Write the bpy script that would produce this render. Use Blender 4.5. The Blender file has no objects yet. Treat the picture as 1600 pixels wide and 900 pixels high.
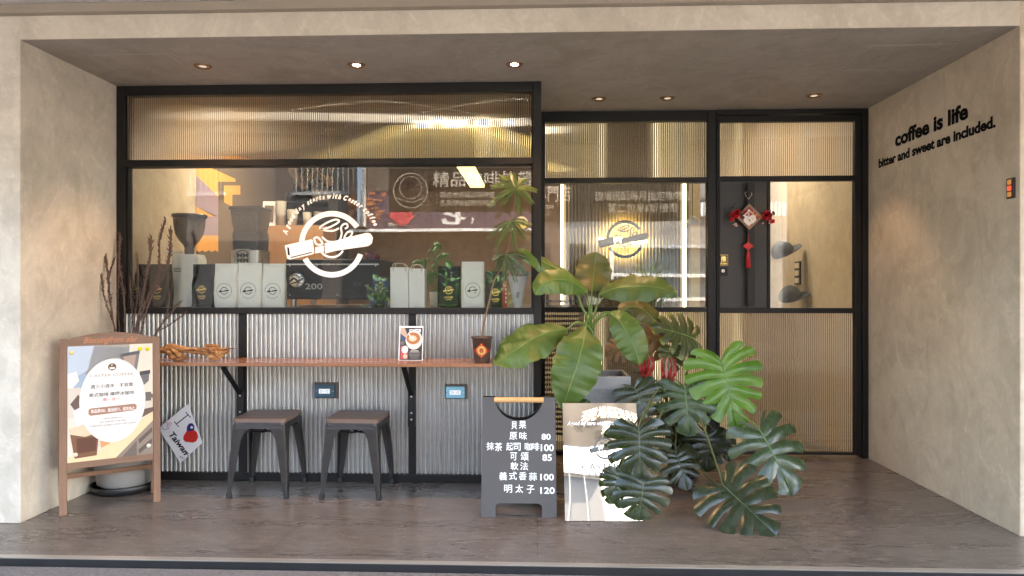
import bpy, math, random
from mathutils import Vector, Matrix, noise
R = math.radians
rnd = random.Random(7)
scene = bpy.context.scene
col = scene.collection

# ---------------------------------------------------------------- camera, sky, sun, exposure
F = 1067.0                       # focal length in pixels of the 1600-wide photograph
TH = math.atan(40 / F)           # camera turned slightly to the left of the shop front's normal
CT, ST = math.cos(TH), math.sin(TH)
CH = 1.2                         # camera height
cam = bpy.data.cameras.new('camera')
camo = bpy.data.objects.new('camera', cam); col.objects.link(camo)
cam.sensor_width = 36; cam.lens = F / 1600 * 36
cam.clip_start = 0.05; cam.clip_end = 2000
camo.location = (0, 0, CH); camo.rotation_euler = (R(90), 0, TH)
scene.camera = camo

SUN_EL, SUN_AZ = R(50), R(75)    # the sun stands over the shop's right shoulder and rakes along the street
w = bpy.data.worlds.new('World'); scene.world = w; w.use_nodes = True
nt = w.node_tree; nt.nodes.clear()
wo = nt.nodes.new('ShaderNodeOutputWorld'); bg = nt.nodes.new('ShaderNodeBackground')
sky = nt.nodes.new('ShaderNodeTexSky'); sky.sky_type = 'NISHITA'; sky.sun_disc = False
sky.sun_elevation = SUN_EL; sky.sun_rotation = SUN_AZ
sky.air_density = 1.0; sky.dust_density = 4.0; sky.ozone_density = 1.0
bg.inputs[1].default_value = 0.15
tint = nt.nodes.new('ShaderNodeMix'); tint.data_type = 'RGBA'; tint.blend_type = 'MULTIPLY'; tint.inputs[0].default_value = 1; tint.inputs[7].default_value = (1.04, 1.0, .92, 1)   # hazy city sky
nt.links.new(sky.outputs[0], tint.inputs[6]); nt.links.new(tint.outputs[2], bg.inputs[0]); nt.links.new(bg.outputs[0], wo.inputs[0])
sl = bpy.data.lights.new('sun', 'SUN'); sl.energy = 4.0; sl.angle = R(0.5); sl.color = (1, .88, .73)
so = bpy.data.objects.new('sun', sl); col.objects.link(so)
sd = Vector((math.sin(SUN_AZ) * math.cos(SUN_EL), math.cos(SUN_AZ) * math.cos(SUN_EL), math.sin(SUN_EL)))
so.rotation_euler = sd.to_track_quat('Z', 'Y').to_euler(); so.location = (0, 5, 12)
scene.view_settings.view_transform = 'Standard'; scene.view_settings.look = 'None'
scene.view_settings.exposure = 4.75; scene.view_settings.gamma = 1.0
scene.view_settings.use_curve_mapping = False
scene.cycles.use_denoising = True
scene.cycles.max_bounces = 14; scene.cycles.diffuse_bounces = 6; scene.cycles.glossy_bounces = 5
scene.cycles.transmission_bounces = 10; scene.cycles.transparent_max_bounces = 16
scene.cycles.sample_clamp_indirect = 12.0

# ---------------------------------------------------------------- measuring: photograph pixel -> point of the place
def ray(px, py):
    u = (px - 800) / F; v = (450 - py) / F
    return Vector((CT * u - ST, ST * u + CT, v))
def at(px, py, Y):
    d = ray(px, py); t = Y / d.y
    return Vector((d.x * t, Y, CH + d.z * t))
def atz(px, py, z):
    d = ray(px, py); t = (z - CH) / d.z
    return Vector((d.x * t, d.y * t, z))
def atx(px, py, X):
    d = ray(px, py); t = X / d.x
    return Vector((X, d.y * t, CH + d.z * t))

# ---------------------------------------------------------------- materials
def S(r, g, b):
    f = lambda c: (c / 255 / 12.92) if c / 255 <= .04045 else ((c / 255 + .055) / 1.055) ** 2.4
    return (f(r), f(g), f(b))
MATS = {}
class NB:
    def __init__(s, name):
        s.m = bpy.data.materials.new(name); s.m.use_nodes = True
        s.t = s.m.node_tree; s.t.nodes.clear()
        s.out = s.n('ShaderNodeOutputMaterial')
    def n(s, kind, **kw):
        x = s.t.nodes.new(kind)
        for k, v in kw.items(): setattr(x, k, v)
        return x
    def l(s, a, b): s.t.links.new(a, b)
    def math(s, op, a, b=None, c=None, clamp=False):
        x = s.n('ShaderNodeMath', operation=op); x.use_clamp = clamp
        for i, q in enumerate((a, b, c)):
            if q is None: continue
            if isinstance(q, (int, float)): x.inputs[i].default_value = q
            else: s.l(q, x.inputs[i])
        return x.outputs[0]
    def mix(s, fac, a, b, blend='MIX'):
        x = s.n('ShaderNodeMix', data_type='RGBA', blend_type=blend)
        for i, q in ((0, fac), (6, a), (7, b)):
            if isinstance(q, (int, float)): x.inputs[i].default_value = q
            elif isinstance(q, (tuple, list)): x.inputs[i].default_value = (*q[:3], 1)
            else: s.l(q, x.inputs[i])
        return x.outputs[2]
    def coord(s, scale=(1, 1, 1), kind='Object', rot=(0, 0, 0)):
        tc = s.n('ShaderNodeTexCoord'); mp = s.n('ShaderNodeMapping')
        mp.inputs['Scale'].default_value = scale; mp.inputs['Rotation'].default_value = rot
        s.l(tc.outputs[kind], mp.inputs[0]); return mp.outputs[0]
    def noise(s, co, scale, detail=4, rough=.55, dist=0.0):
        x = s.n('ShaderNodeTexNoise'); x.inputs['Scale'].default_value = scale
        x.inputs['Detail'].default_value = detail; x.inputs['Roughness'].default_value = rough
        x.inputs['Distortion'].default_value = dist
        s.l(co, x.inputs['Vector']); return x.outputs[0]
    def ramp(s, fac, stops):
        x = s.n('ShaderNodeValToRGB'); e = x.color_ramp.elements
        while len(e) < len(stops): e.new(.5)
        for q, (p, c) in zip(e, stops):
            q.position = p; q.color = (*c, 1) if len(c) == 3 else c
        s.l(fac, x.inputs[0]); return x.outputs[0]
    def bump(s, h, strength, dist=.01):
        x = s.n('ShaderNodeBump'); x.inputs['Strength'].default_value = strength; x.inputs['Distance'].default_value = dist
        s.l(h, x.inputs['Height']); return x.outputs[0]
    def bsdf(s, color, rough=.5, metal=0.0, spec=.5, normal=None, **kw):
        p = s.n('ShaderNodeBsdfPrincipled')
        for k, q in (('Base Color', color), ('Roughness', rough), ('Metallic', metal), ('Specular IOR Level', spec)):
            if isinstance(q, (int, float)): p.inputs[k].default_value = q
            elif isinstance(q, (tuple, list)): p.inputs[k].default_value = (*q[:3], 1)
            else: s.l(q, p.inputs[k])
        for k, q in kw.items(): p.inputs[k].default_value = q
        if normal is not None: s.l(normal, p.inputs['Normal'])
        return p.outputs[0]
    def done(s, shader): s.l(shader, s.out.inputs[0]); return s.m

def pm(name, c, rough=.5, metal=0.0, var=.12, scale=9, bump=0.0, bscale=120, stretch=(1, 1, 1), spec=.5, **kw):
    """plain painted / moulded surface with a little cloudy variation in colour and gloss"""
    if name in MATS: return MATS[name]
    b = NB(name); co = b.coord(stretch)
    n1 = b.noise(co, scale, 5, .6); n2 = b.noise(co, bscale, 3)
    k = b.math('MULTIPLY_ADD', n1, 2 * var, 1 - var)
    cc = b.mix(1.0, c, b.ramp(k, [(0, (0, 0, 0)), (1, (1, 1, 1))]) if False else k, 'MULTIPLY')
    rr = b.math('MULTIPLY_ADD', n1, .16, rough - .08, clamp=True)
    nm = b.bump(n2, bump, .003) if bump else None
    MATS[name] = b.done(b.bsdf(cc, rr, metal, spec, nm, **kw)); return MATS[name]
def ink(c, rough=.5):
    """one printed / cut-vinyl colour; c in 0..255 display values of the print"""
    key = 'ink_%d_%d_%d' % tuple(c)          # paper white reflects about 0.72
    if key in MATS: return MATS[key]
    return pm(key, tuple(.74 * q for q in S(*c)), rough, var=.04, scale=30, spec=.3)
def emit(name, c, s):
    if name in MATS: return MATS[name]
    b = NB(name); e = b.n('ShaderNodeEmission'); e.inputs[0].default_value = (*c, 1); e.inputs[1].default_value = s
    MATS[name] = b.done(e.outputs[0]); return MATS[name]

def plaster(name, c1, c2, seed=0.0, rough=.55):
    b = NB(name); co = b.coord((1, 1, 1)); mp = b.n('ShaderNodeMapping'); mp.inputs['Location'].default_value = (seed, seed * 2, 0)
    b.l(co, mp.inputs[0]); co = mp.outputs[0]
    big = b.noise(co, 1.5, 4, .6, 1.2); mid = b.noise(co, 4.2, 6, .62, 2.2); fine = b.noise(co, 38, 5, .7)
    st = b.n('ShaderNodeMapping'); st.inputs['Scale'].default_value = (2.0, 2.0, 1.25); st.inputs['Rotation'].default_value = (.5, .6, .2); b.l(co, st.inputs[0])
    trow = b.noise(st.outputs[0], 2.3, 4, .55, 1.6)
    f = b.math('ADD', b.math('MULTIPLY', big, .42), b.math('ADD', b.math('MULTIPLY', mid, .28), b.math('MULTIPLY', trow, .30)))
    f = b.math('MULTIPLY_ADD', f, 3.6, -1.3, clamp=True)
    c = b.mix(f, c1, c2)
    edge = b.math('ABSOLUTE', b.math('SUBTRACT', trow, .5))          # pale trowel ridges
    ridge = b.math('MULTIPLY', b.math('SUBTRACT', 1.0, b.math('MULTIPLY', edge, 26), clamp=True), .22)
    ridge = b.math('MULTIPLY', ridge, b.math('MULTIPLY_ADD', mid, 3, -1.1, clamp=True))
    c = b.mix(ridge, c, tuple(min(1, q * 1.55) for q in c2))
    k = b.math('MULTIPLY_ADD', fine, .22, .89)
    c = b.mix(1.0, c, k, 'MULTIPLY')
    pit = b.noise(co, 70, 2, .5)
    pitm = b.math('MULTIPLY', b.math('MULTIPLY_ADD', pit, 14, -9.9, clamp=True), b.math('MULTIPLY_ADD', big, 4, -2.1, clamp=True))
    c = b.mix(b.math('MULTIPLY', pitm, .5), c, (.10, .085, .07))
    h = b.math('ADD', b.math('MULTIPLY', trow, .6), b.math('MULTIPLY', fine, .25))
    nm = b.bump(h, .22, .012)
    rr = b.math('MULTIPLY_ADD', mid, .25, rough - .12)
    return b.done(b.bsdf(c, rr, 0, .35, nm))

M_PLASTER_L = plaster('plaster_wall', (.38, .335, .275), (.56, .505, .425), 1.3)
M_PLASTER_R = plaster('plaster_wall_warm', (.36, .288, .21), (.52, .43, .325), 5.1)
M_PLASTER_B = plaster('plaster_beam', (.41, .355, .285), (.55, .49, .405), 9.7)
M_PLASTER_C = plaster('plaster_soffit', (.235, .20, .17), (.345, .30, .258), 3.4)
M_INNER = plaster('plaster_interior', (.46, .36, .25), (.62, .50, .36), 2.2)
M_INNER_D = plaster('plaster_interior_brown', (.22, .135, .075), (.30, .19, .11), 4.2)
M_OVER = pm('overhang_paint', (.50, .47, .45), .6, var=.06, scale=2)

def mk_floor():
    b = NB('porch_floor_stone'); co = b.coord()
    sx = b.coord((.55, 2.6, 1)); sx2 = b.coord((3.4, 10, 1), rot=(0, 0, .12))
    n1 = b.noise(sx, 1.6, 5, .62, .6); n2 = b.noise(sx2, 3.2, 6, .60, .5); n3 = b.noise(b.coord((60, 85, 1)), 1.0, 4, .7); n4 = b.noise(co, 60, 2, .5)
    f = b.math('ADD', b.math('MULTIPLY', n1, .35), b.math('MULTIPLY', n2, .65))
    c = b.ramp(f, [(.32, (.062, .050, .042)), (.5, (.112, .092, .077)), (.68, (.176, .149, .126))])
    c = b.mix(1.0, c, b.math('MULTIPLY_ADD', n3, .8, .6), 'MULTIPLY')
    spk = b.math('MULTIPLY_ADD', n4, 26, -17.2, clamp=True)
    c = b.mix(b.math('MULTIPLY', spk, .6), c, (.42, .38, .34))
    br = b.n('ShaderNodeTexBrick'); br.inputs['Scale'].default_value = 1.0
    br.inputs['Brick Width'].default_value = 1.22; br.inputs['Row Height'].default_value = .61; br.inputs['Mortar Size'].default_value = .0026
    br.inputs['Color1'].default_value = br.inputs['Color2'].default_value = (1, 1, 1, 1); br.inputs['Mortar'].default_value = (0, 0, 0, 1)
    b.l(co, br.inputs['Vector'])
    c = b.mix(b.math('MULTIPLY', br.outputs['Fac'], .5), c, (.02, .016, .014))
    rr = b.math('MULTIPLY_ADD', n1, .12, .22)
    nm = b.bump(b.math('ADD', b.math('MULTIPLY', n2, .7), b.math('MULTIPLY', n3, .3)), .05, .003)
    return b.done(b.bsdf(c, rr, 0, .55, nm))
M_FLOOR = mk_floor()
def mk_asphalt(name, lo, hi, speck=.25):
    b = NB(name); co = b.coord()
    n1 = b.noise(co, .7, 4, .6); n2 = b.noise(co, 90, 3, .65); n3 = b.noise(co, 55, 2, .5)
    c = b.mix(n1, lo, hi); c = b.mix(1.0, c, b.math('MULTIPLY_ADD', n2, 1.2, .4), 'MULTIPLY')
    c = b.mix(b.math('MULTIPLY', b.math('MULTIPLY_ADD', n3, 22, -15.2, clamp=True), speck), c, (.45, .42, .39))
    return b.done(b.bsdf(c, .85, 0, .3, b.bump(n2, .6, .008)))
M_PAVE = mk_asphalt('pavement_grit', (.105, .097, .092), (.15, .14, .133))
M_ROAD = mk_asphalt('road_asphalt', (.045, .045, .047), (.065, .065, .066), .1)

M_FRAME = pm('black_frame_paint', (.0075, .0065, .006), .5, var=.3, scale=5, bump=.05, bscale=220, spec=.28)
M_FRAME2 = pm('brown_frame_paint', (.05, .038, .028), .45, var=.2)
M_BLACK = pm('black_metal', (.006, .006, .006), .45, var=.2, scale=14, spec=.3)
M_BLKPLASTIC = pm('black_plastic', (.012, .012, .013), .4, var=.15)
M_STEEL = pm('steel', (.55, .54, .52), .28, 1.0, var=.1)
M_DKSTEEL = pm('gunmetal', (.040, .036, .034), .40, .6, var=.4, scale=22, bump=.06, bscale=300)
M_WHITE = pm('white_paint', (.74, .73, .70), .5, var=.05)
M_WHITEMET = pm('white_enamel', (.72, .71, .67), .28, var=.05)
M_RUBBER = pm('rubber', (.015, .015, .015), .75)
M_CONC = pm('concrete_pot', (.25, .24, .225), .8, var=.3, scale=7, bump=.25, bscale=60)
M_VINYL = pm('white_vinyl', (.82, .81, .78), .5, var=.03)
M_GOLD = pm('gold_foil', (.75, .52, .16), .35, .8, var=.1)

def wood(name, c1, c2, axis=0, rough=.5, sc=1.0, bump=.12):
    if name in MATS: return MATS[name]
    b = NB(name); s = [26 * sc, 26 * sc, 26 * sc]; s[axis] = 1.6 * sc
    co = b.coord(tuple(s)); n1 = b.noise(co, 1.0, 6, .65, .8)
    s2 = [4.5 * sc] * 3; s2[axis] = .5 * sc
    n2 = b.noise(b.coord(tuple(s2)), 1.0, 3, .5, .4)
    f = b.math('MULTIPLY_ADD', b.math('ADD', b.math('MULTIPLY', n1, .6), b.math('MULTIPLY', n2, .4)), 3.0, -1.0, clamp=True)
    c = b.mix(f, c1, c2)
    MATS[name] = b.done(b.bsdf(c, b.math('MULTIPLY_ADD', n1, .2, rough - .1), 0, .45, b.bump(n1, bump, .003))); return MATS[name]
M_COUNTER = wood('counter_wood', (.18, .070, .031), (.31, .138, .066), 0, .26, 1.0, .04)
M_SIGNWOOD = wood('sign_wood', (.115, .058, .032), (.22, .122, .072), 2, .6)
M_SIGNWOOD_X = wood('sign_wood_rail', (.115, .058, .032), (.22, .122, .072), 0, .6)
M_STOOLWOOD = wood('stool_seat_wood', (.085, .052, .038), (.20, .135, .105), 0, .55)
M_OAK = wood('oak_handle', (.46, .24, .085), (.64, .38, .16), 0, .5)
def mk_drift():
    b = NB('driftwood'); n1 = b.noise(b.coord((14, 60, 60)), 1.0, 6, .7, 1.5); n2 = b.noise(b.coord((5, 22, 22)), 1.0, 4, .6, 2.0)
    f = b.math('ADD', b.math('MULTIPLY', n1, .55), b.math('MULTIPLY', n2, .45))
    c = b.ramp(f, [(.38, (.035, .012, .005)), (.45, (.24, .10, .035)), (.55, (.46, .23, .085)), (.68, (.66, .42, .20))])
    return b.done(b.bsdf(c, .8, 0, .3, b.bump(f, 1.0, .012)))
M_DRIFT = mk_drift()
M_CAB = wood('cabinet_wood', (.30, .14, .05), (.42, .21, .085), 2, .5)

def mk_galv():
    b = NB('galvanised_sheet'); co = b.coord((1, 1, 1)); st = b.coord((30, 30, .8))
    n1 = b.noise(st, 1.0, 4, .6); n2 = b.noise(co, 14, 4, .6); n3 = b.noise(co, 3, 3)
    c = b.mix(n2, (.40, .395, .385), (.56, .555, .545))
    rr = b.math('ADD', b.math('MULTIPLY_ADD', n1, .12, .30), b.math('MULTIPLY', n3, .1))
    return b.done(b.bsdf(c, rr, .95, .5))
M_GALV = mk_galv()

def mk_glass():
    b = NB('clear_glass'); tr = b.n('ShaderNodeBsdfTransparent'); tr.inputs[0].default_value = (.93, .95, .94, 1)
    gl = b.n('ShaderNodeBsdfGlossy'); gl.inputs['Roughness'].default_value = .004
    n = b.noise(b.coord(), 1.1, 2); nm = b.bump(n, .018, .05); b.l(nm, gl.inputs['Normal'])
    fr = b.n('ShaderNodeFresnel'); fr.inputs[0].default_value = 1.5
    f = b.math('MULTIPLY_ADD', fr.outputs[0], 1.35, .0, clamp=True)         # both faces of the pane reflect
    mx = b.n('ShaderNodeMixShader'); b.l(f, mx.inputs[0]); b.l(tr.outputs[0], mx.inputs[1]); b.l(gl.outputs[0], mx.inputs[2])
    return b.done(mx.outputs[0])
M_GLASS = mk_glass()
def mk_reeded(name, tint, tr):
    b = NB(name)
    g = b.n('ShaderNodeBsdfRefraction'); g.inputs['Roughness'].default_value = .04; g.inputs['IOR'].default_value = 1.75; g.inputs[0].default_value = tint
    gl = b.n('ShaderNodeBsdfGlossy'); gl.inputs['Roughness'].default_value = .05
    tl = b.n('ShaderNodeBsdfTranslucent'); tl.inputs[0].default_value = tr
    fr = b.n('ShaderNodeFresnel'); fr.inputs[0].default_value = 1.5
    m1 = b.n('ShaderNodeMixShader'); m1.inputs[0].default_value = .14; b.l(g.outputs[0], m1.inputs[1]); b.l(tl.outputs[0], m1.inputs[2])
    m2 = b.n('ShaderNodeMixShader'); b.l(b.math('MULTIPLY', fr.outputs[0], 2.2, clamp=True), m2.inputs[0]); b.l(m1.outputs[0], m2.inputs[1]); b.l(gl.outputs[0], m2.inputs[2])
    return b.done(m2.outputs[0])
M_REED = mk_reeded('reeded_glass', (.95, .94, .92, 1), (.75, .72, .68, 1))
M_GROOVE_SHADE = mk_reeded('reeded_glass_groove_shade', (.42, .40, .37, 1), (.30, .28, .26, 1))      # shade of the groove between two reeds, painted in as a darker tint
M_MIRROR = pm('mirror_acrylic', (.78, .78, .76), .06, 1.0, var=.02)
MATS['mirror_acrylic'].node_tree.nodes['Principled BSDF'].inputs['Roughness'].default_value = .02
for _l in list(M_MIRROR.node_tree.links):
    if _l.to_socket.name == 'Roughness': M_MIRROR.node_tree.links.remove(_l)

def leafmat(name, c1, c2, vein, rough=.36, edge=None, edge_amt=0.0, transl=.18, vw=.035, patch=None):
    """u runs from midrib (0) to margin (1), v is the place between two side veins (0..1)"""
    b = NB(name); tc = b.n('ShaderNodeTexCoord'); sp = b.n('ShaderNodeSeparateXYZ'); b.l(tc.outputs['UV'], sp.inputs[0])
    u, v = sp.outputs[0], sp.outputs[1]
    n = b.noise(tc.outputs['Object'], 9, 4, .6); n2 = b.noise(tc.outputs['Object'], 26, 4, .6)
    c = b.mix(b.math('MULTIPLY_ADD', n, 2.6, -.8, clamp=True), c1, c2)
    if patch:                                                       # sun-bronzed patches
        n3 = b.noise(tc.outputs['Object'], 5.5, 3, .6, .8); c = b.mix(b.math('MULTIPLY', b.math('MULTIPLY_ADD', n3, 6, -3.3, clamp=True), .55), c, patch)
    oi = b.n('ShaderNodeObjectInfo'); c = b.mix(1.0, c, b.math('MULTIPLY_ADD', oi.outputs['Random'], .45, .78), 'MULTIPLY')   # no two leaves alike
    rib = b.math('SUBTRACT', 1.0, b.math('MULTIPLY', u, 1 / vw), clamp=True)
    dv = b.math('ABSOLUTE', b.math('SUBTRACT', v, .5))
    sv = b.math('MULTIPLY', b.math('SUBTRACT', 1.0, b.math('MULTIPLY', dv, 14), clamp=True), b.math('SUBTRACT', .75, b.math('MULTIPLY', u, .75)))
    c = b.mix(b.math('MULTIPLY', sv, .6), c, vein)
    c = b.mix(b.math('MULTIPLY', rib, .85), c, vein)
    if edge:
        e = b.math('MULTIPLY', b.math('MULTIPLY_ADD', u, 5, -4, clamp=True), b.math('MULTIPLY_ADD', n2, 4, -1.6 + edge_amt, clamp=True))
        c = b.mix(e, c, edge)
    h = b.math('ADD', b.math('MULTIPLY', dv, .8), b.math('MULTIPLY', n2, .25))
    nm = b.bump(h, .35, .006)
    p = b.bsdf(c, b.math('MULTIPLY_ADD', n2, .3, rough - .15), 0, .5, nm)
    t = b.n('ShaderNodeBsdfTranslucent'); b.l(b.mix(.5, c, (.25, .35, .05)), t.inputs[0])
    mx = b.n('ShaderNodeMixShader'); mx.inputs[0].default_value = transl; b.l(p, mx.inputs[1]); b.l(t.outputs[0], mx.inputs[2])
    return b.done(mx.outputs[0])

# ---------------------------------------------------------------- mesh builder
class MB:
    def __init__(s): s.v = []; s.f = []; s.mi = []; s.sm = []; s.mats = []; s.uv = {}
    def mat(s, m):
        if m not in s.mats: s.mats.append(m)
        return s.mats.index(m)
    def add(s, verts, faces, m, smooth=False, uvs=None):
        o = len(s.v); k = s.mat(m); s.v += [Vector(q) for q in verts]
        for f in faces:
            if uvs: s.uv[len(s.f)] = [uvs[i] for i in f]
            s.f.append([o + i for i in f]); s.mi.append(k); s.sm.append(smooth)
        return s
    def box(s, x0, x1, y0, y1, z0, z1, m):
        vs = [(x, y, z) for x in (x0, x1) for y in (y0, y1) for z in (z0, z1)]
        return s.add(vs, [(0, 1, 3, 2), (4, 6, 7, 5), (0, 4, 5, 1), (2, 3, 7, 6), (0, 2, 6, 4), (1, 5, 7, 3)], m)
    def obox(s, o, ax, ay, az, m):
        """box from corner o along three edge vectors"""
        o, ax, ay, az = map(Vector, (o, ax, ay, az))
        vs = [o + ax * i + ay * j + az * k for i in (0, 1) for j in (0, 1) for k in (0, 1)]
        return s.add(vs, [(0, 1, 3, 2), (4, 6, 7, 5), (0, 4, 5, 1), (2, 3, 7, 6), (0, 2, 6, 4), (1, 5, 7, 3)], m)
    def beam(s, p0, p1, wdt, thk, m, side=(1, 0, 0)):
        p0, p1 = Vector(p0), Vector(p1); d = p1 - p0; sd_ = Vector(side); sd_ = (sd_ - d * (sd_.dot(d) / d.dot(d))).normalized(); n = d.cross(sd_).normalized()
        return s.obox(p0 - sd_ * wdt / 2 - n * thk / 2, sd_ * wdt, n * thk, d, m)
    def prism(s, poly, O, X, Y, depth, m, smooth_side=False):
        """2D outline in the plane O,X,Y, extruded by depth against X x Y (the face stays at O)"""
        O, X, Y = Vector(O), Vector(X).normalized(), Vector(Y).normalized(); N = X.cross(Y); n = len(poly)
        a = [O + X * p[0] + Y * p[1] for p in poly]; b = [q - N * depth for q in a]
        s.add(a + b, [tuple(range(n)), tuple(range(2 * n - 1, n - 1, -1))], m)
        return s.add(a + b, [(i, i + n, (i + 1) % n + n, (i + 1) % n) for i in range(n)], m, smooth_side)
    def tube(s, pts, rad, m, n=8, caps=True, smooth=True):
        pts = [Vector(p) for p in pts]
        if isinstance(rad, (int, float)): rad = [rad] * len(pts)
        T = [(pts[min(i + 1, len(pts) - 1)] - pts[max(i - 1, 0)]).normalized() for i in range(len(pts))]
        a = Vector((0, 0, 1)) if abs(T[0].z) < .9 else Vector((1, 0, 0))
        u = T[0].cross(a).normalized(); vs = []
        for p, t, r in zip(pts, T, rad):
            u = (u - t * u.dot(t)).normalized(); w_ = t.cross(u)
            vs += [p + (u * math.cos(2 * math.pi * k / n) + w_ * math.sin(2 * math.pi * k / n)) * r for k in range(n)]
        fs = [(i * n + k, i * n + (k + 1) % n, (i + 1) * n + (k + 1) % n, (i + 1) * n + k) for i in range(len(pts) - 1) for k in range(n)]
        s.add(vs, fs, m, smooth)
        if caps: s.add(vs[:n], [tuple(range(n - 1, -1, -1))], m); s.add(vs[-n:], [tuple(range(n))], m)
        return s
    def lathe(s, prof, c, m, n=28, smooth=True, close=False, axis=None):
        c = Vector(c); N = len(prof)
        A = Vector(axis).normalized() if axis else Vector((0, 0, 1))
        U = Vector((1, 0, 0)) if abs(A.x) < .9 else Vector((0, 1, 0)); U = (U - A * U.dot(A)).normalized(); W = A.cross(U)
        vs = [c + (U * math.cos(2 * math.pi * k / n) + W * math.sin(2 * math.pi * k / n)) * r + A * z for r, z in prof for k in range(n)]
        rng = range(N if close else N - 1)
        fs = [(i * n + k, i * n + (k + 1) % n, ((i + 1) % N) * n + (k + 1) % n, ((i + 1) % N) * n + k) for i in rng for k in range(n)]
        return s.add(vs, fs, m, smooth)
    def loft(s, rings, m, smooth=True, caps=True):
        n = len(rings[0]); vs = [p for r in rings for p in r]
        fs = [(i * n + k, i * n + (k + 1) % n, (i + 1) * n + (k + 1) % n, (i + 1) * n + k) for i in range(len(rings) - 1) for k in range(n)]
        s.add(vs, fs, m, smooth)
        if caps: s.add(rings[0], [tuple(range(n - 1, -1, -1))], m); s.add(rings[-1], [tuple(range(n))], m)
        return s
    def ball(s, c, r, m, n=10, sq=(1, 1, 1)):
        c = Vector(c)
        prof = [(math.sin(math.pi * i / n), -math.cos(math.pi * i / n)) for i in range(n + 1)]
        rings = [[c + Vector((p[0] * math.cos(2 * math.pi * k / (n + 4)) * r * sq[0], p[0] * math.sin(2 * math.pi * k / (n + 4)) * r * sq[1], p[1] * r * sq[2])) for k in range(n + 4)] for p in prof]
        return s.loft(rings, m, True, False)
    def sheet(s, O, X, Y, nx, ny, zf, m, smooth=True):
        """grid O + X*i + Y*j + N*zf(i,j)"""
        O, X, Y = Vector(O), Vector(X), Vector(Y); N = X.cross(Y).normalized()
        vs = [O + X * (i / nx) + Y * (j / ny) + N * zf(i / nx, j / ny) for j in range(ny + 1) for i in range(nx + 1)]
        return s.add(vs, [(j * (nx + 1) + i, j * (nx + 1) + i + 1, (j + 1) * (nx + 1) + i + 1, (j + 1) * (nx + 1) + i) for j in range(ny) for i in range(nx)], m, smooth)
    def build(s, name, parent=None, loc=None, bevel=0.0, local=False, seg=2):
        me = bpy.data.meshes.new(name); o = bpy.data.objects.new(name, me)
        if parent is not None: W = MW[parent.name]
        else: W = Matrix.Translation(Vector(loc)) if loc is not None else Matrix.Identity(4)
        vs = s.v if local else [W.inverted() @ q for q in s.v]
        me.from_pydata([tuple(q) for q in vs], [], s.f)
        for m in s.mats: me.materials.append(m)
        me.polygons.foreach_set('material_index', s.mi); me.polygons.foreach_set('use_smooth', s.sm)
        if s.uv:
            ul = me.uv_layers.new(name='UVMap')
            for p in me.polygons:
                q = s.uv.get(p.index)
                if q:
                    for li, c in zip(p.loop_indices, q): ul.data[li].uv = c
        me.validate(clean_customdata=False); me.update()
        col.objects.link(o)
        if parent is not None: o.parent = parent
        elif loc is not None: o.location = loc
        MW[o.name] = W
        if bevel:
            b = o.modifiers.new('bevel', 'BEVEL'); b.width = bevel; b.segments = seg; b.limit_method = 'ANGLE'; b.angle_limit = R(40); b.harden_normals = False
        return o
MW = {}
def thing(name, label, cat, loc=(0, 0, 0), rz=0.0, group=None):
    o = bpy.data.objects.new(name, None); col.objects.link(o); o.empty_display_size = .1
    o.location = loc; o.rotation_euler = (0, 0, rz); o['label'] = label; o['category'] = cat
    if group: o['group'] = group
    MW[o.name] = Matrix.Translation(Vector(loc)) @ Matrix.Rotation(rz, 4, 'Z'); return o
def tag(o, label, cat, group=None):
    o['label'] = label; o['category'] = cat
    if group: o['group'] = group
    return o
def struct(o): o['kind'] = 'structure'; return o
def copy_tree(o, parent=None):
    c = o.copy(); col.objects.link(c); c.parent = parent; MW[c.name] = MW[o.name]
    for ch in list(o.children): copy_tree(ch, c)
    return c

# ---------------------------------------------------------------- lettering and flat artwork
TXT = {}
def glyphs(st, bold=0.0, shear=0.0):
    k = (st, bold, shear)
    if k not in TXT:
        c = bpy.data.curves.new('lettering', 'FONT'); c.body = st; c.offset = bold; c.shear = shear; c.resolution_u = 3
        o = bpy.data.objects.new('lettering', c); me = bpy.data.meshes.new_from_object(o)
        TXT[k] = ([(v.co.x, v.co.y) for v in me.vertices], [tuple(p.vertices) for p in me.polygons])
        bpy.data.objects.remove(o); bpy.data.curves.remove(c); bpy.data.meshes.remove(me)
    return TXT[k]
def rrect(x0, x1, y0, y1, r, n=5):
    p = []
    for cx, cy, a in ((x1 - r, y1 - r, 0), (x0 + r, y1 - r, 90), (x0 + r, y0 + r, 180), (x1 - r, y0 + r, 270)):
        p += [(cx + r * math.cos(R(a + 90 * i / n)), cy + r * math.sin(R(a + 90 * i / n))) for i in range(n + 1)]
    return p
def circ(cx, cy, r, n=32, ry=None): return [(cx + r * math.cos(2 * math.pi * i / n), cy + (ry or r) * math.sin(2 * math.pi * i / n)) for i in range(n)]
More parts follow.
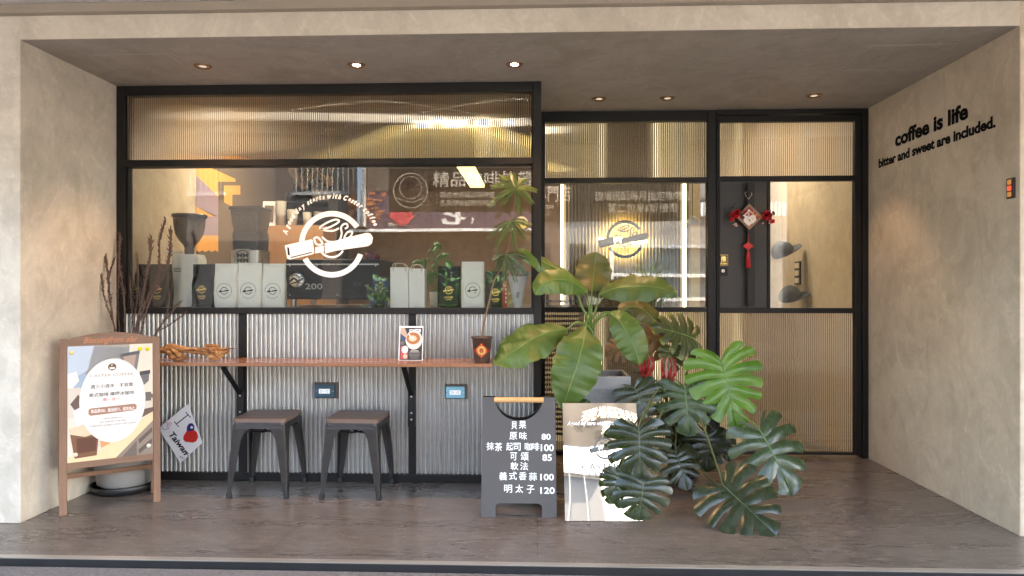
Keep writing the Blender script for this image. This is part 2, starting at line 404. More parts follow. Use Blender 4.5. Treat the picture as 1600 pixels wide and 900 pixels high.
class Flat:
    """printed artwork: each added shape lies a hair above the one before, on the surface O + x*X + y*Y (+ warp)"""
    def __init__(s, mb, O, X, Y, lift=.0006, step=.00025, scale=1.0, warp=None):
        s.mb = mb; s.O = Vector(O); s.X = Vector(X).normalized() * scale; s.Y = Vector(Y).normalized() * scale
        s.N = s.X.cross(s.Y).normalized(); s.h = lift; s.step = step; s.warp = warp; s.thick = 0
    def P(s, p):
        q = s.O + s.X * p[0] + s.Y * p[1] + s.N * s.h
        return q + s.warp(p) if s.warp else q
    def m(s, c): return ink(c) if isinstance(c, tuple) else c
    def poly(s, pts, c):
        if s.thick:
            a = [s.P(p) for p in pts]; n = len(a); b = [q + s.N * s.thick for q in a]
            s.mb.add(a + b, [tuple(range(n, 2 * n))] + [(i, (i + 1) % n, (i + 1) % n + n, i + n) for i in range(n)], s.m(c))
        else: s.mb.add([s.P(p) for p in pts], [tuple(range(len(pts)))], s.m(c))
        s.h += s.step; return s
    def rect(s, x0, x1, y0, y1, c, r=0): return s.poly(rrect(x0, x1, y0, y1, r) if r else [(x0, y0), (x1, y0), (x1, y1), (x0, y1)], c)
    def disc(s, cx, cy, r, c, ry=None, n=32): return s.poly(circ(cx, cy, r, n, ry), c)
    def ring(s, cx, cy, r0, r1, a0, a1, c, n=40):
        vs = []; k = 1 if a1 - a0 < 360 else 0
        for i in range(n + 1):
            a = R(a0 + (a1 - a0) * i / n); vs += [(cx + r0 * math.cos(a), cy + r0 * math.sin(a)), (cx + r1 * math.cos(a), cy + r1 * math.sin(a))]
        fs = [(2 * i, 2 * i + 1, 2 * i + 3, 2 * i + 2) for i in range(n)]
        return s.mesh(vs, fs, c)
    def mesh(s, vs, fs, c):
        a = [s.P(p) for p in vs]
        if s.thick:
            b = [q + s.N * s.thick for q in a]; n = len(a)
            cnt = {}
            for f in fs:
                for i in range(len(f)):
                    e = (f[i], f[(i + 1) % len(f)]); cnt[e] = 1
            side = [(i, j, j + n, i + n) for (i, j) in cnt if (j, i) not in cnt]
            s.mb.add(a + b, [tuple(i + n for i in f) for f in fs] + side, s.m(c))
        else: s.mb.add(a, fs, s.m(c))
        s.h += s.step; return s
    def stroke(s, pts, wd, c, smooth=True):
        if smooth and len(pts) > 2: pts = spline(pts, 6)
        vs = []; L = len(pts)
        for i in range(L):
            a = Vector(pts[max(i - 1, 0)]); b = Vector(pts[min(i + 1, L - 1)]); d = (b - a)
            d = d.normalized() if d.length > 0 else Vector((1, 0)); n = Vector((-d.y, d.x)) * wd / 2; p = Vector(pts[i])
            vs += [tuple(p + n), tuple(p - n)]
        return s.mesh(vs, [(2 * i + 1, 2 * i + 3, 2 * i + 2, 2 * i) for i in range(L - 1)], c)
    def text(s, st, x0, x1, y0, y1, c, bold=0.0, shear=0.0, rot=0.0, keep=False):
        """lettering fitted into the box x0..x1, y0..y1"""
        vs, fs = glyphs(st, bold, shear)
        ax = min(v[0] for v in vs); bx = max(v[0] for v in vs); ay = min(v[1] for v in vs); by = max(v[1] for v in vs)
        kx = (x1 - x0) / (bx - ax); ky = (y1 - y0) / (by - ay)
        if keep: kx = ky = min(kx, ky)
        cx, cy = (x0 + x1) / 2, (y0 + y1) / 2; cr, sr = math.cos(rot), math.sin(rot)
        pts = []
        for v in vs:
            x = (v[0] - (ax + bx) / 2) * kx; y = (v[1] - (ay + by) / 2) * ky
            pts.append((cx + x * cr - y * sr, cy + x * sr + y * cr))
        return s.mesh(pts, fs, c)
    def arc_text(s, st, cx, cy, r, a0, a1, h, c, bold=.02, shear=.3):
        """one character after the other along an arc from angle a0 to a1"""
        adv = []
        for ch in st:
            if ch == ' ': adv.append(.34); continue
            vs, _ = glyphs(ch, bold, shear); adv.append(max(v[0] for v in vs) - min(v[0] for v in vs) + .08)
        tot = sum(adv); x = 0
        for ch, wd in zip(st, adv):
            a = R(a0 + (a1 - a0) * (x + wd / 2) / tot); x += wd
            if ch == ' ': continue
            vs, fs = glyphs(ch, bold, shear); mx = (max(v[0] for v in vs) + min(v[0] for v in vs)) / 2
            rot = a - math.pi / 2; cr, sr = math.cos(rot), math.sin(rot)
            bx, by = cx + r * math.cos(a), cy + r * math.sin(a)
            k = abs(R(a1 - a0)) * r / tot; kx = min(k, h); hold = s.h
            s.mesh([(bx + (v[0] - mx) * kx * cr - v[1] * h * sr, by + (v[0] - mx) * kx * sr + v[1] * h * cr) for v in vs], fs, c); s.h = hold
        return s
def spline(pts, k=6):
    P = [Vector(p) for p in pts]; out = []
    for i in range(len(P) - 1):
        p0 = P[i - 1] if i else P[0] * 2 - P[1]; p1, p2 = P[i], P[i + 1]; p3 = P[i + 2] if i + 2 < len(P) else P[-1] * 2 - P[-2]
        for j in range(k):
            t = j / k
            out.append(.5 * ((2 * p1) + (p2 - p0) * t + (2 * p0 - 5 * p1 + 4 * p2 - p3) * t * t + (3 * p1 - p0 - 3 * p2 + p3) * t ** 3))
    out.append(P[-1].copy()); return out
def logo(f, cx, cy, r, c, c2=None, fine=True):
    """the shop's round mark: an open ring crossed by a filter holder, with a steaming cup and two leaves (r = outer radius)"""
    T = lambda pts: [(cx + p[0] * r, cy + p[1] * r) for p in pts]
    c2 = c2 or c
    f.ring(cx, cy, r * .84, r, 34, 180, c, 30); f.ring(cx, cy, r * .84, r, 208, 341, c, 30)
    if fine:
        f.ring(cx, cy, r * .36, r * .42, 200, 330, c, 16)
        for st in ([(-.35, .44), (-.05, .52), (.22, .68), (.1, .74), (-.2, .62), (-.36, .47), (0, .4), (.22, .48)],
                   [(.46, .62), (.36, .6), (.28, .5), (.3, .3), (.2, .1), (-.1, .08), (-.3, .22)], [(.46, .62), (.48, .52), (.4, .46)],
                   [(-.55, .18), (-.42, .2), (-.28, .02), (-.46, .0), (-.55, .18)], [(.64, .38), (.48, .36), (.38, .18), (.56, .22), (.64, .38)]):
            f.stroke(T(st), r * .055, c)
    f.poly(T([(-1.43, -.03), (-1.38, -.02), (-.62, .15), (-.58, .12), (-.53, -.26), (-.57, -.3), (-1.28, -.46), (-1.36, -.42)]), c2)
    f.poly(T([(-.5, -.09), (-.24, -.04), (-.24, -.22), (-.5, -.28)]), c2)
    f.poly(T([(-.22, .03), (.1, .1), (1.05, .34), (1.17, .32), (1.25, .2), (1.22, .02), (1.1, -.06), (.1, -.2), (-.2, -.28)]), c2)
    if fine: f.poly(T([(-1.36, -.08), (-1.3, -.1), (-1.27, -.34), (-1.34, -.32)]), M_FRAME); f.stroke(T([(-1.25, -.4), (-.6, -.24)]), r * .03, M_FRAME)
    return f
# ================================================================ THE SHELL OF THE PLACE
XL, XR = -2.636, 2.326           # side walls of the porch
YB, YW, YD, YE = 3.385, 4.19, 4.92, 2.95   # wall front, shop window, door wall, porch edge
ZS = 2.465                       # soffit
YI, ZI = 8.3, 2.66               # back wall and ceiling of the shop

b = MB(); b.box(-600, 600, -600, 600, -.5, -.17, M_ROAD); struct(b.build('ground'))
b = MB(); b.box(-60, 60, -9.0, -2.6, -.166, -.16, M_ROAD); struct(b.build('road'))
b = MB(); b.box(-14, 14, -1.7, YE - .012, -.3, -.028, M_PAVE); struct(b.build('pavement', bevel=.01))
b = MB(); b.box(-60, 60, -11.0, -9.0, -.3, -.02, M_ROAD); struct(b.build('far_pavement'))
b = MB(); b.box(XL - 2.4, XR + 2.4, YE, YI, -.3, 0, M_FLOOR)
struct(b.build('porch_floor'))
M_NOSE = pm('nosing_metal', (.42, .38, .33), .35, .6, var=.3, scale=3, stretch=(1, 20, 20))
b = MB(); b.box(XL - 2.4, XR + 2.4, YE - .006, YE + .03, .001, .004, M_NOSE); b.box(XL - 2.4, XR + 2.4, YE - .01, YE - .001, -.034, .0005, M_BLKPLASTIC)
struct(b.build('porch_floor_nosing'))

b = MB(); b.box(XL - .30, XL, YB, YW + .10, 0, 2.8, M_PLASTER_L); b.box(XL - 3.2, XL - .30, YB, YB + .3, 0, 2.8, M_PLASTER_L)
tag(b.build('plaster_wall', loc=(XL, YB, 0), bevel=.004), 'pale grey trowelled plaster wall on the left, behind the wooden menu stand', 'wall')
b = MB(); b.box(XR, XR + .25, YB, YI, 0, 2.8, M_PLASTER_R); b.box(XR + .25, XR + 3.2, YB, YB + .3, 0, 2.8, M_PLASTER_L)
tag(b.build('plaster_wall', loc=(XR, YB, 0), bevel=.004), 'warm beige trowelled plaster wall on the right carrying black lettering', 'wall')
b = MB(); b.box(XL - .0, XR + .0, YB, YB + .25, ZS + .002, 2.8, M_PLASTER_B)
tag(b.build('front_beam', loc=(0, YB, ZS)), 'long pale plaster beam across the top of the porch opening', 'beam')
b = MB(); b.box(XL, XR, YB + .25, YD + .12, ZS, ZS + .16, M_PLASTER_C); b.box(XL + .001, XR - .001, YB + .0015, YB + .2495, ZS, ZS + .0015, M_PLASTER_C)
soff = struct(b.build('porch_ceiling'))
M_LINE = pm('panel_gap', (.42, .38, .34), .6)
for q in ([(137, 86), (260, 84), (318, 123), (205, 123)], [(1362, 72), (1496, 68), (1440, 108), (1310, 110)]):
    p = [atz(x, y, ZS - .0012) for x, y in q]; mb = MB()
    for i in range(4): mb.beam(p[i], p[(i + 1) % 4], .0035, .001, M_LINE, side=(.3, .7, 0))
    tag(mb.build('access_panel', loc=p[0]), ('square hatch outlined in the porch ceiling, near the left wall' if q[0][0] < 800 else 'square hatch outlined in the porch ceiling, near the lettered wall'), 'access panel', 'hatches in the porch ceiling')
# overhang above the pavement
b = MB(); b.box(-14, 14, .6, YB - .004, 2.632, 3.1, M_OVER); struct(b.build('arcade_ceiling'))
b = MB(); b.box(-14, 14, .6, 9, 3.105, 6.5, M_PLASTER_B); tag(b.build('sun_block_storey', loc=(0, .6, 3.1)), 'unseen plaster upper storey added above the arcade to block the sun', 'building')  # unseen storey, added to hold the sun off the pavement
b = MB(); b.box(-14, 14, YB - .045, YB - .002, 2.585, 2.629, pm('brown_trim', (.27, .225, .175), .5, var=.2, scale=3))
tag(b.build('trim_strip', loc=(0, YB, 2.58)), 'thin brown trim strip along the top of the plaster beam', 'trim')
# the arcade's columns and outer beam, seen only in the glass
for x in (-4.6, 4.6):
    b = MB(); b.box(x - .28, x + .28, .62, 1.1, -.028, 2.631, M_PLASTER_B)
    tag(b.build('arcade_column', loc=(x, .86, 0), bevel=.012), 'square plaster column of the arcade, mirrored in the shop glass at the %s' % ('left' if x < 0 else 'right'), 'column', 'columns of the arcade')

# shop interior
b = MB(); b.box(XL - .2, XL + .014, YW + .1, YI, 0, ZI, M_INNER)
# painted shapes on the inside wall
OR = pm('mural_orange', S(226, 158, 70), .6); PU = pm('mural_purple', S(150, 128, 138), .6); BR = pm('mural_brown', (.15, .10, .06), .6)
def onwall(pts, m, d):
    q = [atx(x, y, XL + .014 + d) for x, y in pts]; b.add(q, [tuple(range(len(q)))], m)
onwall([(306.6, 258), (520, 258), (520, 440), (306.6, 440)], BR, .002)
onwall([(306.6, 259), (322, 259), (368, 279.5), (368, 284), (350, 284), (341, 284), (341, 307), (306.6, 274)], OR, .004)
onwall([(306.6, 274), (341, 307), (341, 338), (306.6, 323)], PU, .004)
onwall([(306.6, 323), (334, 338), (341, 338), (341, 368), (306.6, 368)], PU, .004)
onwall([(306.6, 323), (334, 338), (306.6, 338)], OR, .005)
onwall([(350, 290), (375.5, 290), (375.5, 304), (363, 304), (363, 323), (350, 316)], OR, .004)
onwall([(306.6, 368), (341, 368), (341, 394), (336, 391), (331, 394), (326, 391), (321, 394), (316, 391), (311, 394), (306.6, 391)], OR, .004)
tag(b.build('interior_wall', loc=(XL, YW, 0)), 'tan inside wall with painted orange and mauve shapes behind the grinders', 'wall')
b = MB(); b.box(XL - .2, XR + .25, YI, YI + .2, 0, ZI, M_INNER_D)
tag(b.build('interior_wall', loc=(0, YI, 0)), 'brown back wall of the shop seen through the window', 'wall')
b = MB(); b.box(XR - .012, XR - .001, YD + .1, YI - .001, 0, ZI, M_INNER)
tag(b.build('interior_wall', loc=(XR, YD + .1, 0)), 'sandy plaster inside wall seen through the door pane', 'wall')
b = MB(); b.box(XL - .2, XR + .25, YD + .13, YI + .2, ZI, ZI + .2, pm('interior_ceiling', (.55, .48, .40), .7)); b.box(XL, .02, YW + .12, YD + .125, ZS + .17, ZI + .2, M_WHITE)
struct(b.build('interior_ceiling'))
b = MB(); b.box(XL - .3, XR + .25, YB + .25, YI + .2, 2.88, 3.1, M_CONC); struct(b.build('floor_slab'))

# ================================================================ SHOP WINDOW
def X_(px, Y): return at(px, 450, Y).x
def Z_(py, Y, px=500): return at(px, py, Y).z
def ribbed(mb, x0, x1, z0, z1, y, pitch, amp, m, seg=6, flat=False, groove=None):
    """vertical ribs: a sheet rolled to a wave, towards the street"""
    n = max(2, round((x1 - x0) / pitch)) * seg; vs = []
    for i in range(n + 1):
        x = x0 + (x1 - x0) * i / n; ph = 2 * math.pi * i / seg
        yy = y - (abs(math.sin(ph / 2)) * amp if flat else (.5 + .5 * math.cos(ph)) * amp)
        vs += [(x, yy, z0), (x, yy, z1)]
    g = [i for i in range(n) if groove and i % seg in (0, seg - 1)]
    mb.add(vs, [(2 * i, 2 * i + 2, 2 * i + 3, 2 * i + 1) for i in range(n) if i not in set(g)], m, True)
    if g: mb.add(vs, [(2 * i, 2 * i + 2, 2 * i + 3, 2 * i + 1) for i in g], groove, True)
win = thing('shop_window', 'wide black framed shop window with ribbed glass above and corrugated metal below', 'shop window', (-1.3, YW, 0))
Y0 = YW - .012
xl, xr = XL + .001, .022
fx = [X_(195.5, Y0), X_(833, Y0)]
zt, zt2 = Z_(146, Y0), ZS - .001
zm0, zm1 = Z_(258.5, Y0), Z_(248, Y0)
zs0, zs1 = Z_(490.5, Y0), Z_(481, Y0)
zb = Z_(740, Y0)
b = MB()
b.box(xl, fx[0], Y0, YW + .07, .0, zt2, M_FRAME); b.box(fx[1], xr, Y0, YW + .07, 0, zt2, M_FRAME)
b.box(fx[0], fx[1], Y0 + .001, YW + .07, zt, zt2, M_FRAME)
b.box(fx[0], fx[1], Y0 - .006, YW + .07, zm0, zm1, M_FRAME); b.box(fx[0], fx[1], Y0 - .012, YW + .07, zs0, zs1, M_FRAME)
px0, px1 = [X_(372, Y0), X_(638, Y0)], [X_(385, Y0), X_(650, Y0)]
for a, c in zip(px0, px1): b.box(a, c, Y0 + .002, YW + .07, zb, zs0, M_FRAME)
# inner bead round the panes
b.box(fx[0], fx[0] + .012, YW + .006, YW + .05, zm1, zt, M_FRAME2); b.box(fx[0], fx[0] + .012, YW + .006, YW + .05, zs1, zm0, M_FRAME)
b.box(fx[1] - .012, fx[1], YW + .006, YW + .05, zm1, zt, M_FRAME); b.box(fx[1] - .012, fx[1], YW + .006, YW + .05, zs1, zm0, M_FRAME)
b.build('frame', win, bevel=.003)
b = MB(); b.box(fx[0], fx[1], Y0 + .003, YW + .07, .0, zb, M_FRAME); b.build('baseboard', win, bevel=.003)
bx = [fx[0]] + [v for a, c in zip(px0, px1) for v in (a, c)] + [fx[1]]
for i in range(3):
    b = MB(); ribbed(b, bx[2 * i], bx[2 * i + 1], zb, zs0, YW + .020,   .0292, .020, M_GALV, 12)
    b.build('corrugated_panel', win)
xm = X_(512, YW)
for a, c in ((fx[0] + .012, xm - .0018), (xm + .0018, fx[1] - .012)):
    b = MB(); ribbed(b, a, c, zm1, zt, YW + .022, .0132, .0056, M_REED, 8, True, M_GROOVE_SHADE); b.build('reeded_pane', win)
b = MB(); b.box(fx[0] + .012, fx[1] - .012, YW + .018, YW + .026, zs1, zm0, M_GLASS); pane = b.build('window_pane', win)
b = MB(); b.box(-.004, .02, YW + .0705, YD - .0205, 0, zs0, M_FRAME); b.box(-.004, .02, YW + .0705, YD - .0205, zm0, zm1, M_FRAME); b.box(-.004, .02, YW + .0705, YD - .0205, zt, zt2, M_FRAME); b.build('side_return', win)
for z0, z1 in ((zs0, zm0), (zm1, zt)): b = MB(); b.box(.006, .012, YW + .0705, YD - .0205, z0 + .0005, z1 - .0005, M_GLASS); b.build('side_pane', win)
# vinyl decal on the pane
b = MB(); gy = YW + .0165
kz = 4.24 / F
def GX(cx, cy): p = at(400 + cx / 3.46, 240 + cy / 3.46, gy); return p
O = GX(410, 490); f = Flat(b, (O.x, gy, O.z), (1, 0, 0), (0, 0, 1), .0002, .0002, scale=(GX(510, 490) - GX(410, 490)).x / 100)
logo(f, 0, 0, 178, M_VINYL)
b.build('logo_decal', pane)
b = MB(); f = Flat(b, (O.x, gy, O.z), (1, 0, 0), (0, 0, 1), .0002, .0002, scale=(GX(510, 490) - GX(410, 490)).x / 100)
f.arc_text('A good day starts with Caster coffee', 0, -4, 250, 168, 23, 36, M_VINYL, .055, .35)
b.build('lettering_decal', pane)
p = at(815, 348, gy); b = MB(); f = Flat(b, p, (1, 0, 0), (0, 0, 1)); f.disc(0, 0, .039, (238, 228, 196)); f.poly([(.039 * math.cos(R(a)), .039 * math.sin(R(a))) for a in range(180, 361, 12)], (222, 205, 120)); f.text('OPEN', -.022, .022, -.004, .006, (130, 120, 90)) if False else None
for k in range(2): f.rect(-.022, .022, -.012 + k * .012, -.008 + k * .012, (150, 140, 90))
b.build('round_sticker', pane)

# ================================================================ SIDE LIGHT AND DOOR
sid = thing('sidelight_window', 'black framed fixed window with ribbed glass beside the door, behind the big leafy plants', 'shop window', (.6, YD, 0))
def dX(px): return X_(px, YD)
def dZ(py, px=1100): return at(px, py, YD).z
c0, c1, c2, c3 = .0225, dX(846), dX(1105), dX(1118)
zT, zT0, zt1, zt0, zk1, zk0, zb1 = ZS - .001, dZ(189), dZ(277), dZ(285), dZ(480), dZ(487.5), dZ(706)
b = MB()
b.box(c0, c0 + .03, YD - .02, YD + .06, 0, zT, M_FRAME); b.box(c2, c3, YD - .02, YD + .06, 0, zT, M_FRAME)
for z0, z1 in ((zT0, zT), (zt0, zt1), (zk0, zk1), (0, zb1)): b.box(c0 + .03, c2, YD - .018, YD + .06, z0, z1, M_FRAME)
b.build('frame', sid, bevel=.003)
for z0, z1 in ((zt1, zT0), (zb1, zk0)):
    b = MB(); ribbed(b, c0 + .03, c2, z0, z1, YD + .02, .0152, .006, M_REED, 8, True, M_GROOVE_SHADE); b.build('reeded_pane', sid)
b = MB(); b.box(c0 + .03, c2, YD + .012, YD + .02, zk1, zt0, M_GLASS); b.build('window_pane', sid)

door = thing('entrance_door', 'black framed door with dark metal panel, long pull handle and clear pane', 'door', (dX(1230), YD, 0))
d0, d1, d2, d3 = dX(1124), dX(1334), dX(1345), XR - .001
b = MB()                                                     # fixed casing
b.box(c3 + .001, c3 + .012, YD - .03, YD + .06, 0, zT, M_FRAME); b.box(d2, d3, YD - .03, YD + .06, 0, zT, M_FRAME); b.box(c3 + .012, d2, YD - .03, YD + .06, dZ(181), zT, M_FRAME)
b.build('casing', door, bevel=.003)
b = MB(); e0, e1 = c3 + .014, d2 - .002
b.box(e0, d0, YD - .02, YD + .03, .02, dZ(182.5), M_FRAME); b.box(d1, e1, YD - .02, YD + .03, .02, dZ(182.5), M_FRAME)
for z0, z1 in ((dZ(192), dZ(182.5)), (dZ(284), dZ(276)), (dZ(489), dZ(481)), (.02, dZ(705))): b.box(d0, d1, YD - .019, YD + .03, z0, z1, M_FRAME)
b.box(dX(1198), dX(1202.5), YD - .019, YD + .03, dZ(481), dZ(284), M_FRAME)
b.build('leaf_frame', door, bevel=.003)
b = MB(); b.box(d0, dX(1198), YD - .008, YD + .02, dZ(481), dZ(284), pm('door_panel_metal', (.022, .020, .019), .5, var=.15, scale=3)); b.build('metal_panel', door)
for z0, z1 in ((dZ(276), dZ(192)), (dZ(705), dZ(489))):
    b = MB(); ribbed(b, d0, d1, z0, z1, YD + .015, .0148, .006, M_REED, 8, True, M_GROOVE_SHADE); b.build('reeded_pane', door)
b = MB(); b.box(dX(1202.5), d1, YD + .003, YD + .011, dZ(481), dZ(284), M_GLASS); b.build('door_pane', door)
b = MB(); b.box(dX(1163.5), dX(1174.5), YD - .066, YD - .052, dZ(478), dZ(288), M_BLACK)
for pyy in (300, 465): b.box(dX(1166), dX(1171), YD - .052, YD - .0085, dZ(pyy + 4), dZ(pyy - 4), M_BLACK)
b.build('pull_handle', door, bevel=.002)
b = MB(); b.box(dX(1123.5), dX(1136.5), YD - .0115, YD - .0085, dZ(415), dZ(398), M_BLACK)
f = Flat(b, (dX(1130), YD - .0117, dZ(406.5)), (1, 0, 0), (0, 0, 1), .0003)
f.text('推', -.019, .019, -.012, .029, M_GOLD, .02); f.text('PUSH', -.022, .022, -.031, -.018, M_GOLD, .02)
for a in ((-.029, .029, .035, .037), (-.029, .029, -.037, -.035), (-.029, -.0275, -.037, .037), (.0275, .029, -.037, .037)): f.rect(*a, M_GOLD)
b.build('push_plate', door)
b = MB(); b.box(dX(1123.5), dX(1136.5), YD - .014, YD - .0085, dZ(431), dZ(417), M_BLACK); b.lathe([(.0, .006), (.011, .006), (.012, 0)], (dX(1129), YD - .014, dZ(423.5)), M_STEEL, 16, axis=(0, -1, 0)); b.lathe([(.0, .007), (.004, .007), (.004, .005)], (dX(1129), YD - .014, dZ(423.5)), M_BLACK, 10, axis=(0, -1, 0))
b.build('lock', door, bevel=.001)

# ================================================================ DOWNLIGHTS
M_BRONZE = pm('bronze_trim', (.23, .12, .07), .35, .7)
for i, (x, y, on, lab) in enumerate(((317, 103, 0, 'bronze downlight in the porch ceiling nearest the left wall'), (557, 101, 1, 'glowing bronze downlight over the first metal stool'), (804, 100, 1, 'glowing bronze downlight over the end of the wooden counter'),
        (936, 154, 0, 'bronze downlight over the sidelight window, nearer the shop window'), (1043, 153, 0, 'bronze downlight over the sidelight window, nearer the door'), (1272, 149, 0, 'bronze downlight in the ceiling above the entrance door'))):
    p = atz(x, y, ZS)
    t = thing('downlight', lab, 'downlight', (p.x, p.y, ZS), 0, 'downlights in the porch ceiling')
    b = MB(); b.lathe([(.038, -.001), (.040, -.006), (.046, -.008), (.050, -.005), (.050, -.0005)], p, M_BRONZE, 28); b.build('trim_ring', t)
    b = MB(); b.lathe([(.0385, -.0015), (.030, -.0030), (.022, -.0032)], p, M_BRONZE, 24); b.build('reflector', t)
    b = MB(); b.lathe([(.022, -.0034), (.0, -.0036)], p, emit('lamp_glow_%d' % on, (1, .80, .55), 5 if on else .03), 20); b.build('lamp', t)
    L = bpy.data.lights.new('downlight_beam', 'SPOT'); L.energy = (2.4 if on else 2.4 if i == 0 else 1.3); L.color = (1, .58, .29); L.spot_size = R(100 if i == 0 else 82); L.spot_blend = .55; L.shadow_soft_size = .03; L.specular_factor = .3
    lo = bpy.data.objects.new('downlight_beam', L); col.objects.link(lo); lo.parent = t; lo.location = (0, 0, -.02)

# ================================================================ WALL LETTERING AND BELL
M_LETTER = pm('black_letter_foam', (.0035, .003, .003), .85, spec=.08)
wl = thing('wall_lettering', 'black raised lettering coffee is life on the warm plaster wall', 'lettering', (XR, 3.9, 1.8))
def wall_text(st, px0, px1, pa, pb, name, bold):
    """st between photo columns px0..px1; pa=(left base, right base) and pb=(left top, right top) rows"""
    A = atx(px0, pa[0], XR); B = atx(px1, pa[1], XR); C = atx(px0, pb[0], XR); D = atx(px1, pb[1], XR)
    z0 = (A.z + B.z) / 2; z1 = (C.z + D.z) / 2; G = lambda t: glyphs(t, bold)[0]
    full = G(st); fx0, fx1 = min(v[0] for v in full), max(v[0] for v in full); fy0, fy1 = min(v[1] for v in full), max(v[1] for v in full)
    kx, kz = (A.y - B.y) / (fx1 - fx0), (z1 - z0) / (fy1 - fy0); pre = ''
    for wd in st.split():                                             # each word is a cut-out of its own
        pre += wd; g = G(wd); e_ = max(v[0] for v in G(pre)); s_ = e_ - (max(v[0] for v in g) - min(v[0] for v in g)); pre += ' '
        b = MB(); f = Flat(b, (XR - .0005, A.y, z0), (0, -1, 0), (0, 0, 1), 0, .0, 1.0); f.thick = .0014
        f.text(wd, (s_ - fx0) * kx, (e_ - fx0) * kx, (min(v[1] for v in g) - fy0) * kz, (max(v[1] for v in g) - fy0) * kz, M_LETTER, bold); b.build(name, wl)
wall_text('coffee is life', 1399, 1513, (228, 188), (206, 160), 'word', .04)
wall_text('bitter and sweet are included.', 1373, 1556, (263, 199), (246, 183), 'word', .04)
q = [atx(1576, 311, XR), atx(1587, 277, XR)]
t = thing('wall_switch', 'narrow black switch with three orange buttons at the edge of the warm wall', 'switch', (XR, (q[0].y + q[1].y) / 2, (q[0].z + q[1].z) / 2))
y0, y1, z0, z1 = q[1].y, q[0].y, q[0].z, q[1].z
b = MB(); b.box(XR - .012, XR - .0005, y0, y1, z0, z1, M_BLKPLASTIC); b.build('plate', t, bevel=.0015)
for k in range(3):
    zz = z0 + (z1 - z0) * (.2 + .3 * k); b = MB(); b.box(XR - .016, XR - .0122, y0 + .012, y1 - .012, zz - .012, zz + .012, emit('red_lamp', (1, .12, .05), .05) if k == 1 else emit('amber_button', (1, .42, .12), .022)); b.build('button', t, bevel=.001)
# ================================================================ ACROSS THE STREET (seen in the glass and the mirror)
fac = thing('opposite_building', 'pale building across the street, mirrored in the shop glass', 'building', (0, -11, 0))
M_TILE = pm('white_tile', (.72, .70, .66), .4, var=.12, scale=3, bump=.1)
M_DARKIN = pm('dark_interior', (.03, .028, .026), .6)
M_TILEB = pm('brown_tile', (.12, .095, .075), .5, var=.2, scale=3, bump=.1)
b = MB(); b.box(-16, .7, -17, -11, -.2, 5.6, M_TILEB); b.box(.701, 16, -17, -11, -.2, 6.3, pm('cream_tile', (.30, .285, .265), .5, var=.3, scale=3)); b.build('wall', fac)
M_BAR = pm('window_bar', (.22, .22, .22), .5)
for i in range(8):
    x = -14 + i * 4; z = 4.7; b = MB()
    b.box(x - .9, x + .9, -11.001, -10.99, z - .7, z + .7, M_DARKIN); fr_ = b.build('window', fac); b = MB()
    for k in (range(13) if i < 4 else (0, 4, 8, 12)): b.box(x - .9 + k * .15, x - .88 + k * .15, -10.85, -10.83, z - .75, z + .75, M_BAR)
    b.box(x - 1.0, x + 1.0, -10.989, -10.82, z - .84, z - .751, M_BAR); b.box(x - 1.0, x + 1.0, -10.989, -10.82, z + .751, z + .84, M_BAR)
    b.build('bars', fr_)
b = MB(); ribbed(b, 2.9, 16, 3.35, 3.75, -10.7, .12, .03, M_WHITE, 6); b.build('corrugated_canopy', fac)
for x0, x1 in ((-15, -11), (-10.4, -6.2), (-5.6, .4), (1.0, 1.5), (7.4, 11), (11.5, 15)): b = MB(); b.box(x0, x1, -11.002, -10.985, 0, 2.55, M_DARKIN); b.build('shop_opening', fac)
b = MB(); b.box(2.3, 6.6, -11.003, -10.98, .9, 2.4, pm('window_blue', (.10, .14, .16), .1)); 
for x in (2.25, 4.4, 6.55): b.box(x - .05, x + .05, -10.98, -10.93, .8, 2.5, M_WHITE)
for z in (.85, 1.6, 2.45): b.box(2.3, 6.6, -10.98, -10.935, z - .05, z + .05, M_WHITE)
b.build('white_window', fac)
b = MB(); b.tube([(-4.9, -10.5, 2.9), (-4.9, -10.5, 4.6), (-4.6, -10.5, 5.0), (-2.5, -10.5, 5.0)], .16, M_STEEL, 10); b.build('duct', fac)
# sign over the opposite shop; it reads from this side of the street
sg = thing('shop_sign', 'dark purple sign of the restaurant across the street, mirrored in the shop glass', 'sign', (-2.4, -10.6, 3.2))
Yv = 2 * YW + 10.6
A = at(545, 357, Yv); B = at(832, 297, Yv)
b = MB(); b.box(A.x, B.x, -10.9, -10.6, A.z, B.z, pm('sign_purple', (.085, .055, .075), .5)); b.box(A.x, B.x, -10.9, -10.55, A.z - .10, A.z - .02, M_WHITE)
f = Flat(b, (0, -10.599, 0), (-1, 0, 0), (0, 0, 1), .002, .002)
def SX(px, py): p = at(px, py, Yv); return -p.x, p.z
x0, z0 = SX(748, 366); x1, z1 = SX(690, 322); f.text('花', x0, x1, z0 + .25, z1 + .05, (240, 236, 230), .03)
x0, z0 = SX(634, 354); x1, z1 = SX(605, 348); f.text('和風料理', x0, x1, z0, z1, (236, 220, 190), .02)
for px, py in ((620, 337), (634, 334), (628, 341)):
    cx, cz = SX(px, py)
    for k in range(5): f.disc(cx + .13 * math.cos(k * 1.257), cz + .13 * math.sin(k * 1.257), .1, (214, 84, 90), n=12)
for k in range(60):
    px, py = rnd.uniform(548, 600), rnd.uniform(300, 345); cx, cz = SX(px, py); f.rect(cx - .07, cx + .07, cz - .02, cz + .02, (196, 128, 84))
b.build('panel', sg)
